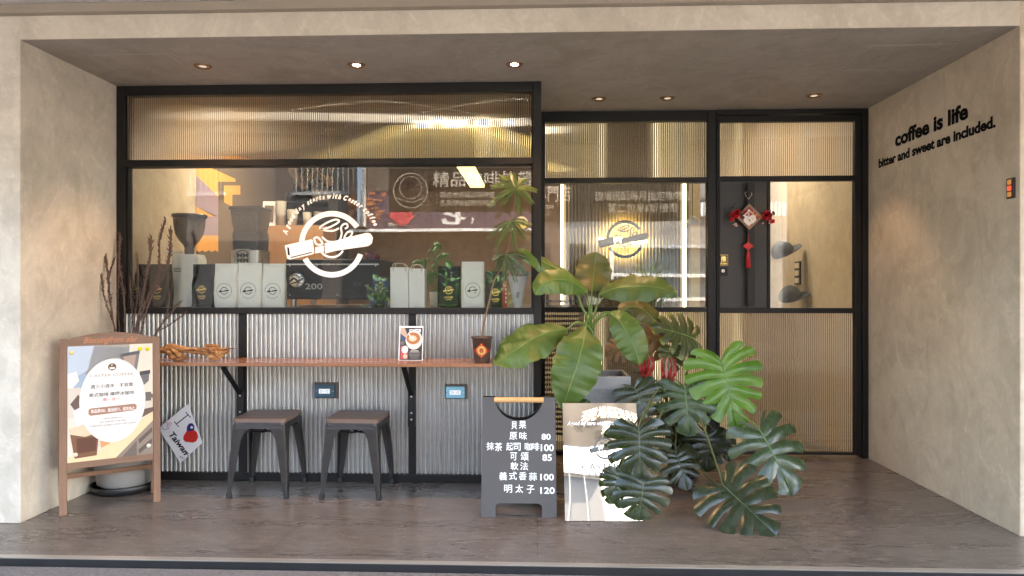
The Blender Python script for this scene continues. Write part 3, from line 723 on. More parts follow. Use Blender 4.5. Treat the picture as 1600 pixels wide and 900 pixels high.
# cloth banner under the arcade's edge; its print shows through from this side
bn = MB(); Yb = -1.02; Yv1 = 2 * YW - Yb; Yv2 = 2 * YD - Yb
xa, xb = at(606, 330, Yv1).x, at(1094, 350, Yv2).x
za = at(700, 331, Yv1).z
M_CLOTH = pm('banner_cloth', (.040, .033, .028), .85, var=.12, scale=2)
bn.sheet((xb, Yb, za), (xa - xb, 0, 0), (0, 0, 2.98 - za), 60, 10, lambda i, j: .012 * math.sin(i * 23) * (1 - j) + .006 * math.sin(i * 61 + 2), M_CLOTH)
INK = (240, 232, 218)
for sgn, yy in ((1, Yb + .026), (-1, Yb - .026)):
    f = Flat(bn, (0, yy, 0), (1, 0, 0), (0, 0, 1), 0, -.0004 * 0 + .0)
    f.N = Vector((0, sgn, 0)); f.step = .0003
    def q1(px, py): p = at(px, py, Yv1); return p.x, p.z
    def q2(px, py): p = at(px, py, Yv2); return p.x, p.z
    def put(st, a, c, fn, bold=.0):
        x0, zt_ = fn(*a); x1, zb_ = fn(*c); f.text(st, x0, x1, zb_, zt_, INK, bold)
    put('精品咖啡外帶', (677, 268), (833, 292), q1, .01)
    put('專門店', (836, 290), (893, 316), q2, .01)
    put('・環遊世界精品咖啡豆', (682, 300), (773, 309), q1); put('・各品牌全自動咖啡機', (682, 312), (773, 321), q1)
    put('月咖啡', (846, 320), (866, 328), q2); put('集中', (846, 331), (860, 339), q2)
    put('現場搭配每月指定咖啡豆', (929, 299), (1080, 313), q2); put('第二包享6折優惠', (950, 318), (1058, 332), q2)
    cx, cz = q1(641, 298); f.ring(cx, cz, .235, .245, 0, 360, INK); f.ring(cx, cz + .04, .15, .157, 0, 360, INK); f.stroke([(cx - .2, cz - .1), (cx, cz - .16), (cx + .2, cz - .1)], .008, INK)
for x in (xa + .02, xb - .02): bn.tube([(x, Yb, 2.98), (x, .61, 3.02)], .006, M_BLACK, 6)
tag(bn.build('cloth_banner', loc=(0, Yb, za)), 'long brown cloth banner with coffee lettering, mirrored in the shop glass', 'banner')
# shrubs in pots at the pavement's edge
def shrub(name, lab, px, ptop, Y, mat, n=70, seed=1):
    r_ = random.Random(seed); base = at(px, 450, 2 * YW - Y); top = at(px, ptop, 2 * YW - Y).z
    t = thing(name, lab, 'plant', (base.x, Y, -.028), 0, 'potted shrubs at the edge of the pavement')
    b = MB(); b.lathe([(0, 0), (.16, 0), (.2, .34), (.21, .36), (.185, .36), (.17, .3), (0, .3)], (base.x, Y, -.028), M_CONC, 20); b.build('pot', t)
    b = MB()
    for k in range(n):
        a = r_.uniform(0, 6.28); h = r_.uniform(.45, top); rr = r_.uniform(.05, .34)
        p = Vector((base.x + math.cos(a) * rr, Y + math.sin(a) * rr, h)); d = Vector((math.cos(a), math.sin(a), r_.uniform(.2, .9))).normalized(); s_ = d.cross(Vector((0, 0, 1))).normalized(); L = r_.uniform(.14, .26)
        up = s_.cross(d); b.add([p, p + d * L * .45 + s_ * L * .17, p + d * L - up * .03, p + d * L * .45 - s_ * L * .17, p + d * L * .5 - up * .015], [(0, 1, 4), (1, 2, 4), (2, 3, 4), (3, 0, 4)], mat)
        b.tube([(base.x, Y, .3), p * .5 + Vector((base.x, Y, h * .7)) * .5, p], .004, mat, 4)
    b.build('foliage', t)
M_SHRUB = pm('shrub_leaf', (.045, .11, .02), .4, var=.4, scale=5); M_SHRUB2 = pm('shrub_leaf_dark', (.05, .10, .03), .4, var=.4, scale=5)
shrub('potted_shrub', 'dark leafy potted shrub mirrored in the glass beside the blue card', 592, 432, -1.35, M_SHRUB2, 80, 3)
shrub('potted_shrub', 'bright leafy potted shrub mirrored in the glass beside the single white pouch', 705, 418, -1.35, M_SHRUB, 120, 4)
shrub('potted_shrub', 'bright leafy potted shrub mirrored in the glass beside the bouquet', 780, 424, -1.35, M_SHRUB, 90, 5)
shrub('potted_shrub', 'bright leafy potted shrub mirrored in the sidelight glass', 1040, 410, -1.3, M_SHRUB, 110, 6)
# ================================================================ COUNTER
t = thing('bar_counter', 'long narrow reddish wood bar counter fixed to the corrugated wall', 'counter', (-1.2, 4.05, 0))
cy0, cz = 3.87, .768
b = MB(); xa_, xb_ = at(205, 570, cy0).x, at(769, 570, cy0).x
b.box(xa_, xb_, cy0, YW - .014, cz - .019, cz, M_COUNTER); b.build('board', t, bevel=.002)
for px in (378, 644):
    x = X_(px, YW); b = MB()
    b.box(x - .017, x + .017, YW - .024, YW - .0135, cz - .42, cz - .02, M_BLACK)
    b.box(x - .017, x + .017, cy0 + .05, YW - .025, cz - .031, cz - .0195, M_BLACK)
    b.beam((x, cy0 + .07, cz - .037), (x, YW - .03, cz - .22), .03, .012, M_BLACK)
    b.box(x - .0225, x + .0225, YW - .028, YW - .013, cz - .42, cz - .20, M_BLACK)
    for dz in (.235, .335, .375): b.lathe([(0, .003), (.005, .003), (.006, 0)], (x, YW - .0282, cz - dz), M_STEEL, 10, axis=(0, -1, 0))
    b.build('bracket', t, bevel=.0015)

# ================================================================ STOOLS
def make_stool():
    t = thing('metal_stool', '', 'stool', (0, 0, 0), 0, 'metal stools at the counter')
    b = MB(); h = .450
    b.prism(rrect(-.155, .155, -.155, .155, .034, 6), (0, 0, h), (1, 0, 0), (0, 1, 0), .020, M_STOOLWOOD); b.build('seat', t, bevel=.004, seg=3)
    b = MB(); n = 28; out = rrect(-.150, .150, -.150, .150, .034, 6); low = rrect(-.156, .156, -.156, .156, .034, 6); inn = rrect(-.148, .148, -.148, .148, .032, 6)
    b.loft([[Vector((x, y, .4295)) for x, y in out], [Vector((x, y, .395)) for x, y in low]], M_DKSTEEL, True, False)
    b.loft([[Vector((x, y, .395)) for x, y in low], [Vector((x * .985, y * .985, .394)) for x, y in low], [Vector((x, y, .4295)) for x, y in inn]], M_DKSTEEL, True, False); b.build('apron', t)
    for sx in (-1, 1):
        for sy in (-1, 1):
            b = MB(); top, bot = Vector((sx * .153, sy * .153, .415)), Vector((sx * .176, sy * .176, .018)); N = 10; rings = []
            for i in range(N + 1):
                s_ = i / N; p = top.lerp(bot, s_); wd = .044 * (1 - s_) ** 1.1 + .0255; r = .010; th = .0035
                if s_ < .2: wd += (.2 - s_) ** 2 * 1.2
                o = []
                for dx, dy in ((wd, 0), (r, 0), (r * .3, r * .3), (0, r), (0, wd), (th, wd), (th, r + th), (r * .3 + th, r * .3 + th), (r + th, th), (wd, th)):
                    o.append(p + Vector((-sx * dx, -sy * dy, 0)))
                rings.append(o if sx * sy > 0 else o[::-1])
            b.loft(rings, M_DKSTEEL, False)
            g = []                                            # pressed stiffening rib down the corner of the leg
            b.tube([top.lerp(bot, q) + Vector((-sx * .004, -sy * .004, 0)) for q in (.35, .45, .75, .85)], [.002, .0058, .0052, .002], M_DKSTEEL, 8)
            leg = b.build('leg', t)
            b = MB(); b.loft([[bot + Vector((-sx * .012 + dx * q, -sy * .012 + dy * q, z)) for dx, dy in circ(0, 0, 1, 12)] for z, q in ((-.018, .0155), (-.004, .0165), (.014, .015))], M_RUBBER, True); b.build('rubber_foot', leg)
    b = MB()
    for sx in (-1, 1):
        b.tube([Vector((sx * .145, -.145, .375)), Vector((sx * .03, -.03, .352)), Vector((0, 0, .350)), Vector((-sx * .03, .03, .352)), Vector((-sx * .145, .145, .375))], .006, M_DKSTEEL, 8)
    b.build('cross_brace', t)
    return t
st0 = make_stool()
for i, (px, lab) in enumerate(((400.5, 'dark metal stool with brown wood seat, the one nearer the wooden menu stand'), (547.5, 'dark metal stool with brown wood seat under the outlet box, nearer the black menu board'))):
    t = st0 if i == 0 else copy_tree(st0)
    p = at(px, 778, 3.83); t.location = (p.x + .0, 4.003, 0); t.rotation_euler = (0, 0, R((1.5, -1.0)[i])); t['label'] = lab

# ================================================================ OUTLETS
M_OUTBLUE = pm('outlet_blue_steel', (.028, .065, .095), .35, .4, var=.25); M_OUTBLUE2 = pm('outlet_light_blue', (.16, .36, .46), .35, .3, var=.2)
for i, (x0, x1, y0, y1, mt, lab) in enumerate(((492, 523, 601, 621, M_OUTBLUE, 'dark blue outlet box on the corrugated wall between the stools'), (697, 726, 604, 622, M_OUTBLUE2, 'light blue outlet box on the corrugated wall near the black menu board'))):
    a, c = at(x0, y1, YW - .015), at(x1, y0, YW - .015); t = thing('outlet_box', lab, 'outlet', ((a.x + c.x) / 2, YW, a.z), 0, 'outlets on the corrugated wall')
    b = MB(); b.box(a.x - .004, c.x + .018, YW - .010, YW + .02, a.z - .006, c.z + .012, M_FRAME2); b.build('back_box', t, bevel=.001)
    b = MB(); b.box(a.x, c.x, YW - .022, YW - .0105, a.z, c.z, mt); b.build('face_plate', t, bevel=.002)
    mx, mz = (a.x + c.x) / 2, (a.z + c.z) / 2; b = MB(); b.box(mx - .034, mx + .034, YW - .0255, YW - .0222, mz - .0145, mz + .0145, M_WHITE)
    f = Flat(b, (mx, YW - .0256, mz), (1, 0, 0), (0, 0, 1))
    for s_ in (-1, 1):
        for dz in (-.005, .005): f.rect(s_ * .021 - .004, s_ * .021 + .004, dz - .0013, dz + .0013, M_BLACK)
        f.disc(s_ * .010, 0, .0022, M_BLACK, n=10)
    b.build('socket', t, bevel=.0008)
    for s_ in (-1, 1): b = MB(); b.lathe([(0, .0012), (.003, .001), (.0034, 0)], (mx + s_ * .052, YW - .0221, mz), M_STEEL, 10, axis=(0, -1, 0)); b.build('screw', t)

# ================================================================ WOODEN MENU STAND
fl_, fr_ = atz(98, 806, 0), atz(246, 784, 0); mid = (fl_ + fr_) / 2; dv_ = fr_ - fl_; W = dv_.length; rz = math.atan2(dv_.y, dv_.x)
t = thing('wooden_menu_stand', 'wooden A-frame stand holding a pale coffee poster beside the left wall', 'menu stand', (mid.x, mid.y, 0), rz)
hw = W / 2 + .017; H = .925; LEAN = .055
def fp(x, z, dy=0): return (x, LEAN * z / H + dy, z)
pw = .036
for s_ in (-1, 1):
    b = MB(); b.obox((s_ * hw - (pw if s_ > 0 else 0), 0, 0), (pw, 0, 0), (0, .022, 0), Vector(fp(0, H)), M_SIGNWOOD); b.build('front_post', t, bevel=.002, local=True)
b = MB(); xi = hw - pw - .0005
top = [(-xi, .868), (xi, .868), (xi, H - .004)] + [(xi - 2 * xi * i / 14, H - .004 + .036 * math.sin(math.pi * i / 14) ** .8) for i in range(1, 14)] + [(-xi, H - .004)]
nrm = Vector((0, LEAN, H)).normalized()
b.prism([(x, z / nrm.z) for x, z in top], (0, .001, 0), (1, 0, 0), nrm, .018, M_SIGNWOOD_X)
rail = b.build('arched_rail', t, bevel=.0015, local=True)
b = MB(); f = Flat(b, (0, .001, 0), (1, 0, 0), nrm, .0004); f.text('Blessingfrom afar', -.130, .130, .892, .934, (206, 130, 84), .0, .42); b.build('lettering', rail, local=True)
b = MB(); b.obox((-xi, .001 + LEAN * .236 / H, .236), (2 * xi, 0, 0), (0, .018, 0), Vector((0, LEAN * .036 / H, .036)), M_SIGNWOOD_X); b.build('bottom_rail', t, bevel=.002, local=True)
b = MB()
for s_ in (-1, 1): b.obox((s_ * (hw - .004) - (.03 if s_ > 0 else 0), .20, 0), (.03, 0, 0), (0, .02, 0), (0, -.20 + LEAN + .026, H - .08), M_SIGNWOOD)
b.obox((-hw + .034, .172, .150), (2 * hw - .068, 0, 0), (0, .018, 0), (0, -.007, .026), M_SIGNWOOD_X); b.build('rear_frame', t, bevel=.002, local=True)
# poster, a printed photo of a coffee bar under a pale disc
b = MB(); z0, z1 = .272, .888; px_ = xi - .001
f = Flat(b, (0, -.0005, 0), (1, 0, 0), nrm, 0, .0002); f.thick = 0
b.prism([(-px_, z0), (px_, z0), (px_ - .001, z1), (-px_ + .001, z1)], Vector((0, -.0005, 0)), (1, 0, 0), nrm, .0015, ink((226, 214, 196)))
def U(u, v): return (-px_ + u * 2 * px_, z1 - v * (z1 - z0))            # u right, v down, 0..1 over the poster
def PL(pts, c): f.poly([U(*p) for p in pts], c)
PL([(0, 0), (.72, 0), (.70, .25), (.40, .30), (0, .42)], (206, 210, 216)); PL([(0, 0), (.30, 0), (.22, .22), (0, .30)], (192, 201, 212)); PL([(.72, 0), (1, 0), (1, .62), (.74, .5)], (232, 216, 196))
PL([(0, .28), (.20, .24), (.36, .34), (.28, .46), (0, .5)], (164, 180, 198)); PL([(0, .24), (.10, .22), (.13, .3), (.06, .36), (0, .36)], (236, 228, 216))
PL([(0, .36), (.3, .36), (.5, .42), (1, .5), (1, .66), (.5, .6), (0, .62)], (214, 200, 184)); PL([(.03, .5), (.12, .42), (.3, .62), (.16, .64)], (108, 84, 76)); PL([(.06, .56), (.24, .5), (.3, .66), (.1, .7)], (232, 222, 214))
PL([(.60, .09), (.84, .07), (.83, .13), (.80, .26), (.66, .27), (.62, .15)], (124, 116, 116)); PL([(.64, .10), (.80, .09), (.77, .22), (.68, .22)], (176, 150, 132)); PL([(.62, .08), (.84, .06), (.84, .09), (.62, .11)], (88, 88, 94))
PL([(.84, .27), (.96, .26), (.95, .34), (.88, .38)], (112, 104, 104)); PL([(.84, .25), (.97, .24), (.97, .275), (.84, .285)], (70, 68, 70)); PL([(.70, .4), (1, .46), (1, .50), (.70, .43)], (120, 106, 98)); PL([(.90, .44), (.98, .44), (.98, .52), (.90, .52)], (110, 98, 90))
PL([(1, .62), (1, .58), (.80, .60), (.70, .66), (.82, .68)], (104, 84, 72)); PL([(0, .95), (.30, .95), (1, .62), (1, .70), (.55, 1), (0, 1)], (238, 206, 162)); PL([(.55, 1), (1, .70), (1, 1)], (142, 126, 112)); PL([(.82, .86), (.99, .76), (.99, .80), (.83, .90)], (96, 82, 74)); PL([(.82, .95), (.99, .86), (.99, .90), (.83, .99)], (96, 82, 74)); PL([(.62, 1), (.80, .87), (.80, 1)], (110, 96, 88))
PL([(.02, .72), (.36, .72), (.33, .96), (.08, .97)], (124, 84, 58)); PL([(.02, .71), (.20, .68), (.37, .71), (.36, .76), (.20, .79), (.03, .76)], (222, 196, 164)); PL([(.10, .80), (.33, .80), (.32, .92), (.11, .93)], (96, 58, 40)); PL([(.37, .84), (.50, .80), (.48, .87), (.38, .9)], (222, 160, 100))
f.disc(*U(.52, .49), .157, (232, 224, 216), ry=.228, n=48); f.disc(*U(.53, .49), .150, (238, 232, 225), ry=.219, n=48)
f.disc(*U(.51, .195), .020, (120, 92, 62)); f.rect(U(.48, 0)[0], U(.54, 0)[0], U(0, .215)[1], U(0, .198)[1], (240, 232, 222)); f.stroke([U(.50, .185), U(.51, .178), U(.505, .17)], .003, (240, 232, 222))
def PT(st, u0, u1, v0, v1, c, bold=.0): f.text(st, U(u0, 0)[0], U(u1, 0)[0], U(0, v1)[1], U(0, v0)[1], c, bold)
PT('CASTER COFFEE', .25, .76, .255, .277, (150, 132, 112)); PT('週三小週末　不寂寞', .26, .76, .343, .378, (92, 84, 80), .01); PT('美式咖啡 檸檬冰咖啡', .24, .77, .416, .452, (92, 84, 80), .01); PT('買一送一', .40, .60, .466, .494, (226, 112, 108), .01)
f.poly([U(u, v) for u, v in [(.235, .56), (.26, .548), (.77, .535), (.80, .548), (.80, .58), (.77, .596), (.26, .612), (.235, .598)]], (168, 126, 106)); PT('飲品滿300，贈送挑包，贈完為止', .265, .775, .558, .592, (244, 236, 228), .015)
PT('HAPPY HUMP DAY', .40, .64, .640, .654, (120, 110, 104)); PT('BUY ONE GET ONE FREE', .37, .67, .668, .682, (120, 110, 104)); PT('AMERICANO & FRESH LEMON ICED COFFEE', .245, .79, .697, .712, (120, 110, 104)); PT('A good day starts with Caster coffee', .34, .70, .757, .767, (150, 140, 132))
pst = b.build('poster', t, local=True)
for k, (u, v, c) in enumerate(((.045, .055, (232, 205, 140)), (.845, .045, (226, 214, 20)), (.94, .05, (226, 214, 20)), (.09, .935, (232, 220, 190)), (.945, .925, (232, 226, 205)))):
    b = MB(); x, z = U(u, v); b.lathe([(0, .009), (.006, .009), (.0105, .005), (.012, 0)], Vector((x, -.0008, 0)) + nrm * z, ink(c), 16, axis=Vector((0, -nrm.z, nrm.y))); b.build('magnet', pst, local=True)

# ================================================================ PLANTER WITH DRY BRANCHES
pc = Vector((-2.395, 3.99, 0))
q = at(198, 760, 4.0); pc.x = q.x
t = thing('concrete_planter', 'round grey concrete planter in a black saucer behind the wooden menu stand', 'planter', pc)
b = MB(); b.lathe([(0, .03), (.125, .03), (.150, .05), (.172, .20), (.176, .40), (.172, .42), (.150, .42), (.148, .36), (0, .35)], pc, M_CONC, 36); b.build('pot', t)
b = MB(); b.lathe([(0, .001), (.16, .001), (.172, .006), (.186, .045), (.182, .048), (.176, .044), (.165, .014), (0, .012)], pc, M_BLKPLASTIC, 36); b.build('saucer', t)
b = MB(); b.lathe([(.149, .372), (.08, .378), (0, .38)], pc, pm('potting_soil', (.05, .035, .025), .95, bump=.6, bscale=40), 20); b.build('soil', t)
M_BARK = pm('dry_bark', (.075, .046, .036), .85, var=.5, scale=60, bump=.7, bscale=150)
BR_ = [([(193, 580), (176, 500), (170, 442), (164.5, 398)], 3.97, 4.5), ([(197, 580), (195, 500), (193, 455), (186, 413), (187.6, 366)], 4.02, 5.5), ([(195, 580), (178, 505), (169, 445), (179, 402)], 4.04, 3.5), ([(199, 590), (213, 510), (222, 471), (234, 400), (236, 371)], 3.95, 6),
       ([(200, 590), (214, 520), (226, 477), (247, 425), (249, 379), (259, 342)], 4.0, 5), ([(203, 590), (221, 515), (234, 471), (257, 428), (265.6, 396), (267, 357)], 3.93, 6), ([(198, 590), (206, 500), (205, 472), (203, 431)], 4.05, 3.5), ([(208, 600), (245, 520), (264, 494), (283, 471)], 3.9, 3.5), ([(206, 600), (240, 525), (258, 500), (263, 480), (265, 454)], 3.94, 3), ([(196, 590), (187, 520), (184, 470), (186, 425)], 4.06, 3.5), ([(202, 590), (216, 505), (240, 452), (252, 412)], 4.06, 3.6), ([(199, 590), (210, 500), (216, 440), (214, 396)], 4.1, 3.6), ([(196, 590), (180, 515), (164, 468), (158, 428)], 3.94, 3.4), ([(206, 600), (236, 530), (268, 506), (292, 488)], 4.04, 3.0)]
for pts, Y, r in BR_:
    b = MB(); P = spline([at(x, y, Y + .03 * i) for i, (x, y) in enumerate(pts)], 18); P[0] = pc + Vector((rnd.uniform(-.05, .05), rnd.uniform(-.05, .05), .36)); n = len(P)
    rad = [(r * .00105) * (1.0 - .15 * i / n + (.9 * max(0, (i / n - .55))) * (1 if i < n - 3 else .3)) * rnd.uniform(.6, 1.4) for i in range(n)]; rad[-1] = .001
    P = [p + Vector((rnd.uniform(-1, 1), rnd.uniform(-1, 1), 0)) * .0022 for p in P]
    b.tube(P, rad, M_BARK, 7)
    for i in range(int(n * .45), n - 1):                                  # dry bud scales
        for k in range(2):
            d = Vector((rnd.uniform(-1, 1), rnd.uniform(-1, 1), rnd.uniform(.4, 1.2))).normalized(); q = P[i].lerp(P[i + 1], rnd.random()); L_ = r * .0021 * rnd.uniform(.8, 2.2)
            b.tube([q, q + d * L_ * .6, q + d * L_ + Vector((0, 0, L_ * .4))], [r * .0006, r * .0006, .0004], M_BARK, 5)
    b.build('dry_branch', t)

# ================================================================ PAPER ON THE CORRUGATED WALL
cs = [at(249, 668, YW - .012), at(282, 723.5, YW - .012), at(317, 691.5, YW - .012), at(296, 630, YW - .012)]
O = (cs[0] + cs[1] + cs[2] + cs[3]) / 4; X = (cs[2] - cs[1] + cs[3] - cs[0]).normalized(); N = Vector((0, -1, 0)); X.y = 0; X.normalize(); Y = N.cross(X)
q2 = [((c - O).dot(X), (c - O).dot(Y)) for c in cs]
def curl(p): return Vector((0, -1, 0)) * (.006 + .012 * max(0, (p[0] + .02) * 6) ** 2 * .3 + .004 * math.sin(p[1] * 22))
b = MB(); f = Flat(b, O, X, Y, .001, .0004, warp=curl); vs = []; K = 14
for j in range(K + 1):
    for i in range(K + 1):
        u, v = i / K, j / K; a = Vector(q2[0]).lerp(Vector(q2[3]), u) if False else None
        lo = Vector(q2[1]).lerp(Vector(q2[2]), u); hi = Vector(q2[0]).lerp(Vector(q2[3]), u); p = lo.lerp(hi, v); vs.append(tuple(p))
f.mesh(vs, [(j * (K + 1) + i, j * (K + 1) + i + 1, (j + 1) * (K + 1) + i + 1, (j + 1) * (K + 1) + i) for j in range(K) for i in range(K)], (236, 234, 238))
def HP(x, y):                                                            # crop pixels of the note -> its own plane
    p = at(60 + x / 2.647, 480 + y / 2.647, YW - .014); return ((p - O).dot(X), (p - O).dot(Y))
BK = (24, 22, 26)
f.stroke([HP(574, 482), HP(624, 443)], .0065, BK, False); f.stroke([HP(565, 471), HP(584, 494)], .006, BK, False); f.stroke([HP(613, 432), HP(634, 455)], .006, BK, False)
f.poly([HP(*p) for p in [(603, 530), (600, 545), (608, 556), (640, 560), (655, 553), (662, 535), (656, 515), (646, 508), (648, 490), (640, 478), (626, 480), (618, 492), (614, 514)]], (206, 44, 36))
f.poly([HP(*p) for p in [(640, 508), (646, 508), (648, 490), (640, 478), (626, 480), (618, 492), (616, 508), (626, 514)]], (44, 44, 110)); f.disc(*HP(637, 496), .008, (240, 240, 240), n=14)
a = HP(584, 562); f.text('Taiwan', a[0] - .082, a[0] + .082, a[1] - .020, a[1] + .020, BK, .03, .15, rot=R(-93))
for p in ((590, 618), (598, 622)): f.disc(*HP(*p), .0045, BK, n=10)
f.stroke([HP(610, 600), HP(622, 612)], .004, BK, False); f.stroke([HP(614, 596), HP(626, 606)], .004, BK, False)
f.stroke([HP(*p) for p in [(512, 490), (522, 478), (540, 478), (536, 492), (545, 498), (524, 504), (512, 490)]], .0025, (110, 90, 100)); f.stroke([HP(*p) for p in [(545, 482), (550, 474), (556, 480), (548, 490), (543, 480)]], .003, (214, 90, 130))
tag(b.build('paper_note', loc=(O.x, YW - .012, O.z)), 'white handwritten I love Taiwan paper stuck crooked on the corrugated wall', 'note')

# ================================================================ DRIFTWOOD
def rough_tube(b, pts, rads, m, seed, n=14, amp=.28, sq=1.0):
    P = spline(pts, 7); rr = [max(.002, x[0]) for x in spline([(r, 0) for r in rads], 7)]; rings = []
    T = [(P[min(i + 1, len(P) - 1)] - P[max(i - 1, 0)]).normalized() for i in range(len(P))]
    for i, (p, t_, r) in enumerate(zip(P, T, rr)):
        u = t_.cross(Vector((0, 1, 0))); u = u.normalized() if u.length > .1 else Vector((1, 0, 0)); w_ = t_.cross(u)
        ring = []
        for k in range(n):
            a = 2 * math.pi * k / n; g = 1 + amp * noise.noise(Vector((math.cos(a) * 2.2 + seed, math.sin(a) * 2.2, i * .16))) + amp * .6 * math.sin(a * 5 + seed + .3 * math.sin(i * .4))
            ring.append(p + (u * math.cos(a) + w_ * math.sin(a) * sq) * r * g)
        rings.append(ring)
    b.loft(rings, m)
b = MB(); dy = 3.965
D = lambda cx, cy, o=0: at(240 + cx / 7.5, 500 + cy / 7.5, dy + o)
rough_tube(b, [D(-60, 372), D(60, 366), D(180, 350), D(250, 345), D(330, 350), D(450, 362), D(600, 375), D(700, 372), D(800, 385), D(900, 372)], [.012, .014, .022, .027, .018, .017, .022, .027, .015, .003], M_DRIFT, 1.0)
for sd_, pts, r in ((2, [D(100, 372, .01), D(170, 385, -.02), D(215, 430, -.02), D(270, 462, -.01), D(330, 455), D(372, 440), D(340, 400)], [.008, .014, .018, .0135, .013, .012, .006]), (3, [D(130, 312), D(190, 306), D(250, 312), D(275, 318)], [.006, .010, .010, .005]), (4, [D(580, 318), D(640, 306), D(720, 312), D(790, 308)], [.004, .010, .010, .004]),
                    (5, [D(600, 400, -.01), D(670, 430, -.01), D(720, 455), D(770, 440), D(830, 418)], [.008, .016, .016, .012, .004]), (6, [D(250, 330, -.015), D(330, 345, -.02), D(480, 345, -.02), D(620, 360, -.02), D(700, 340)], [.010, .012, .010, .010, .004]), (7, [D(700, 345), D(800, 350), D(965, 338)], [.012, .009, .002]), (8, [D(700, 390), D(800, 400), D(905, 388)], [.012, .009, .002]), (9, [D(640, 345, -.02), D(690, 370, -.025), D(740, 410, -.015), D(720, 450)], [.008, .011, .012, .006]), (10, [D(200, 330, -.02), D(240, 370, -.028), D(300, 420, -.02), D(250, 462)], [.008, .011, .013, .006]), (11, [D(-30, 400), D(80, 390), D(160, 376)], [.005, .007, .008])):
    rough_tube(b, pts, r, M_DRIFT, sd_ * 3.1, 10, .22)
zmin = min(v.z for v in b.v); dz = .7685 - zmin
for v in b.v: v.z += dz
tag(b.build('driftwood', loc=(D(300, 0).x, dy, .7685)), 'gnarled orange brown driftwood ornament lying on the counter', 'driftwood')

# ================================================================ TABLE CARD
a, c = at(623.5, 566, 4.05), at(661, 510, 4.05); wd, ht = c.x - a.x, c.z - .769
t = thing('table_card', 'small coffee menu card in a clear stand on the counter', 'menu card', ((a.x + c.x) / 2, 4.05, .769))
M_ACR = pm('clear_acrylic_edge', (.80, .82, .82), .15, var=.02)
b = MB(); nn = Vector((0, .035, ht)).normalized(); b.obox((a.x, 4.03, .7692), (wd, 0, 0), (0, .003, 0), Vector((0, .035, ht)), M_ACR); b.obox((a.x, 4.034, .7692), (wd, 0, 0), (0, .06, 0), (0, 0, .003), M_ACR); b.build('acrylic_stand', t, bevel=.0006)
b = MB(); f = Flat(b, ((a.x + c.x) / 2, 4.03, .7692), (1, 0, 0), nn, .0004, .00015)
def C(u, v): return ((u - .5) * wd, ht * (1 - v))
f.poly([C(.04, .03), C(.04, .985), C(.97, .985), C(.97, .03)], (62, 56, 54)); f.poly([C(.04, .03), C(.22, .03), C(.30, .16), (C(.34, .36)), C(.04, .2)], (206, 178, 156)); f.poly([C(.04, .18), C(.30, .40), C(.28, .48), C(.04, .36)], (72, 92, 118))
f.disc(*C(.62, .39), .050, (236, 230, 224), ry=.058); f.disc(*C(.60, .345), .046, (222, 214, 206), ry=.040); f.disc(*C(.59, .345), .041, (190, 120, 68), ry=.035); f.disc(*C(.57, .35), .024, (236, 208, 176), ry=.018); f.stroke([C(.40, .22), C(.52, .32), C(.62, .36)], .009, (240, 230, 220))
f.rect(C(.08, 0)[0], C(.38, 0)[0], C(0, .96)[1], C(0, .58)[1], (206, 92, 88)); f.disc(*C(.26, .68), .019, (236, 240, 244), ry=.023); f.disc(*C(.14, .49), .013, (120, 112, 106)); f.disc(*C(.28, .88), .013, (236, 210, 180))
f.rect(C(.42, 0)[0], C(.62, 0)[0], C(0, .15)[1], C(0, .08)[1], (236, 236, 236)); f.rect(C(.64, 0)[0], C(.90, 0)[0], C(0, .165)[1], C(0, .07)[1], (236, 236, 236)); f.rect(C(.46, 0)[0], C(.58, 0)[0], C(0, .125)[1], C(0, .11)[1], (62, 56, 54)); f.rect(C(.7, 0)[0], C(.84, 0)[0], C(0, .125)[1], C(0, .11)[1], (62, 56, 54))
for k, (u0, u1, h_) in enumerate(((.5, .82, .02), (.46, .86, .016), (.42, .9, .006), (.42, .9, .006), (.45, .88, .006), (.46, .86, .006), (.5, .84, .006))): f.rect(C(u0, 0)[0], C(u1, 0)[0], C(0, .70 + k * .038 + h_)[1], C(0, .70 + k * .038)[1], (214, 208, 200))
b.build('printed_card', t)

# ================================================================ BLACK MENU BOARD
fl_, fr_ = atz(751.5, 808, 0), atz(870, 808.5, 0); mid = (fl_ + fr_) / 2; dv_ = fr_ - fl_; W = dv_.length
t = thing('black_menu_board', 'charcoal A-shaped menu board with white Chinese prices and a wooden handle', 'menu board', (mid.x, mid.y, 0), math.atan2(dv_.y, dv_.x))
M_CHAR = pm('charcoal_board', (.062, .056, .054), .55, var=.12, scale=4)
Hb = .612; LB = .105; sn = Vector((0, LB, Hb)).normalized(); sl_ = Hb / sn.z
def bd(px, py): return ((px - 811) / 118.5 * W, (808 - py) / (808 - 625.5) * sl_)
def taper(x, y): return x * (1 - .018 * y / sl_)
out = [(-W / 2, 0), (-W / 2, sl_)]; xh = .131
nt_ = [(-xh, sl_)] + [(-xh * math.cos(math.pi * i / 18), sl_ - .002 - .122 * math.sin(math.pi * i / 18)) for i in range(1, 18)] + [(xh, sl_)]
lw_ = .126 - .0
out += [(-xh, sl_)] + nt_[1:-1] + [(xh, sl_), (W / 2, sl_), (W / 2, 0), (.122, 0), (.122, .048)] + [(.122 - .022 * (1 - math.cos(R(18 * i))), .048 + .022 * math.sin(R(18 * i))) for i in range(1, 6)] + [(-.122 + .022 * (1 - math.cos(R(18 * i))), .048 + .022 * math.sin(R(18 * i))) for i in range(5, 0, -1)] + [(-.122, .048), (-.122, 0)]
out = [(taper(x, y), y) for x, y in out][::-1]
b = MB(); b.prism(out, (0, 0, 0), (1, 0, 0), sn, .016, M_CHAR); fp_ = b.build('front_panel', t, bevel=.0015, local=True)
b = MB(); b.prism([(-x, y) for x, y in out][::-1], (0, .27, 0), (1, 0, 0), Vector((0, -(.27 - LB - .034), Hb)).normalized(), -.0001 + .016, M_BLACK)
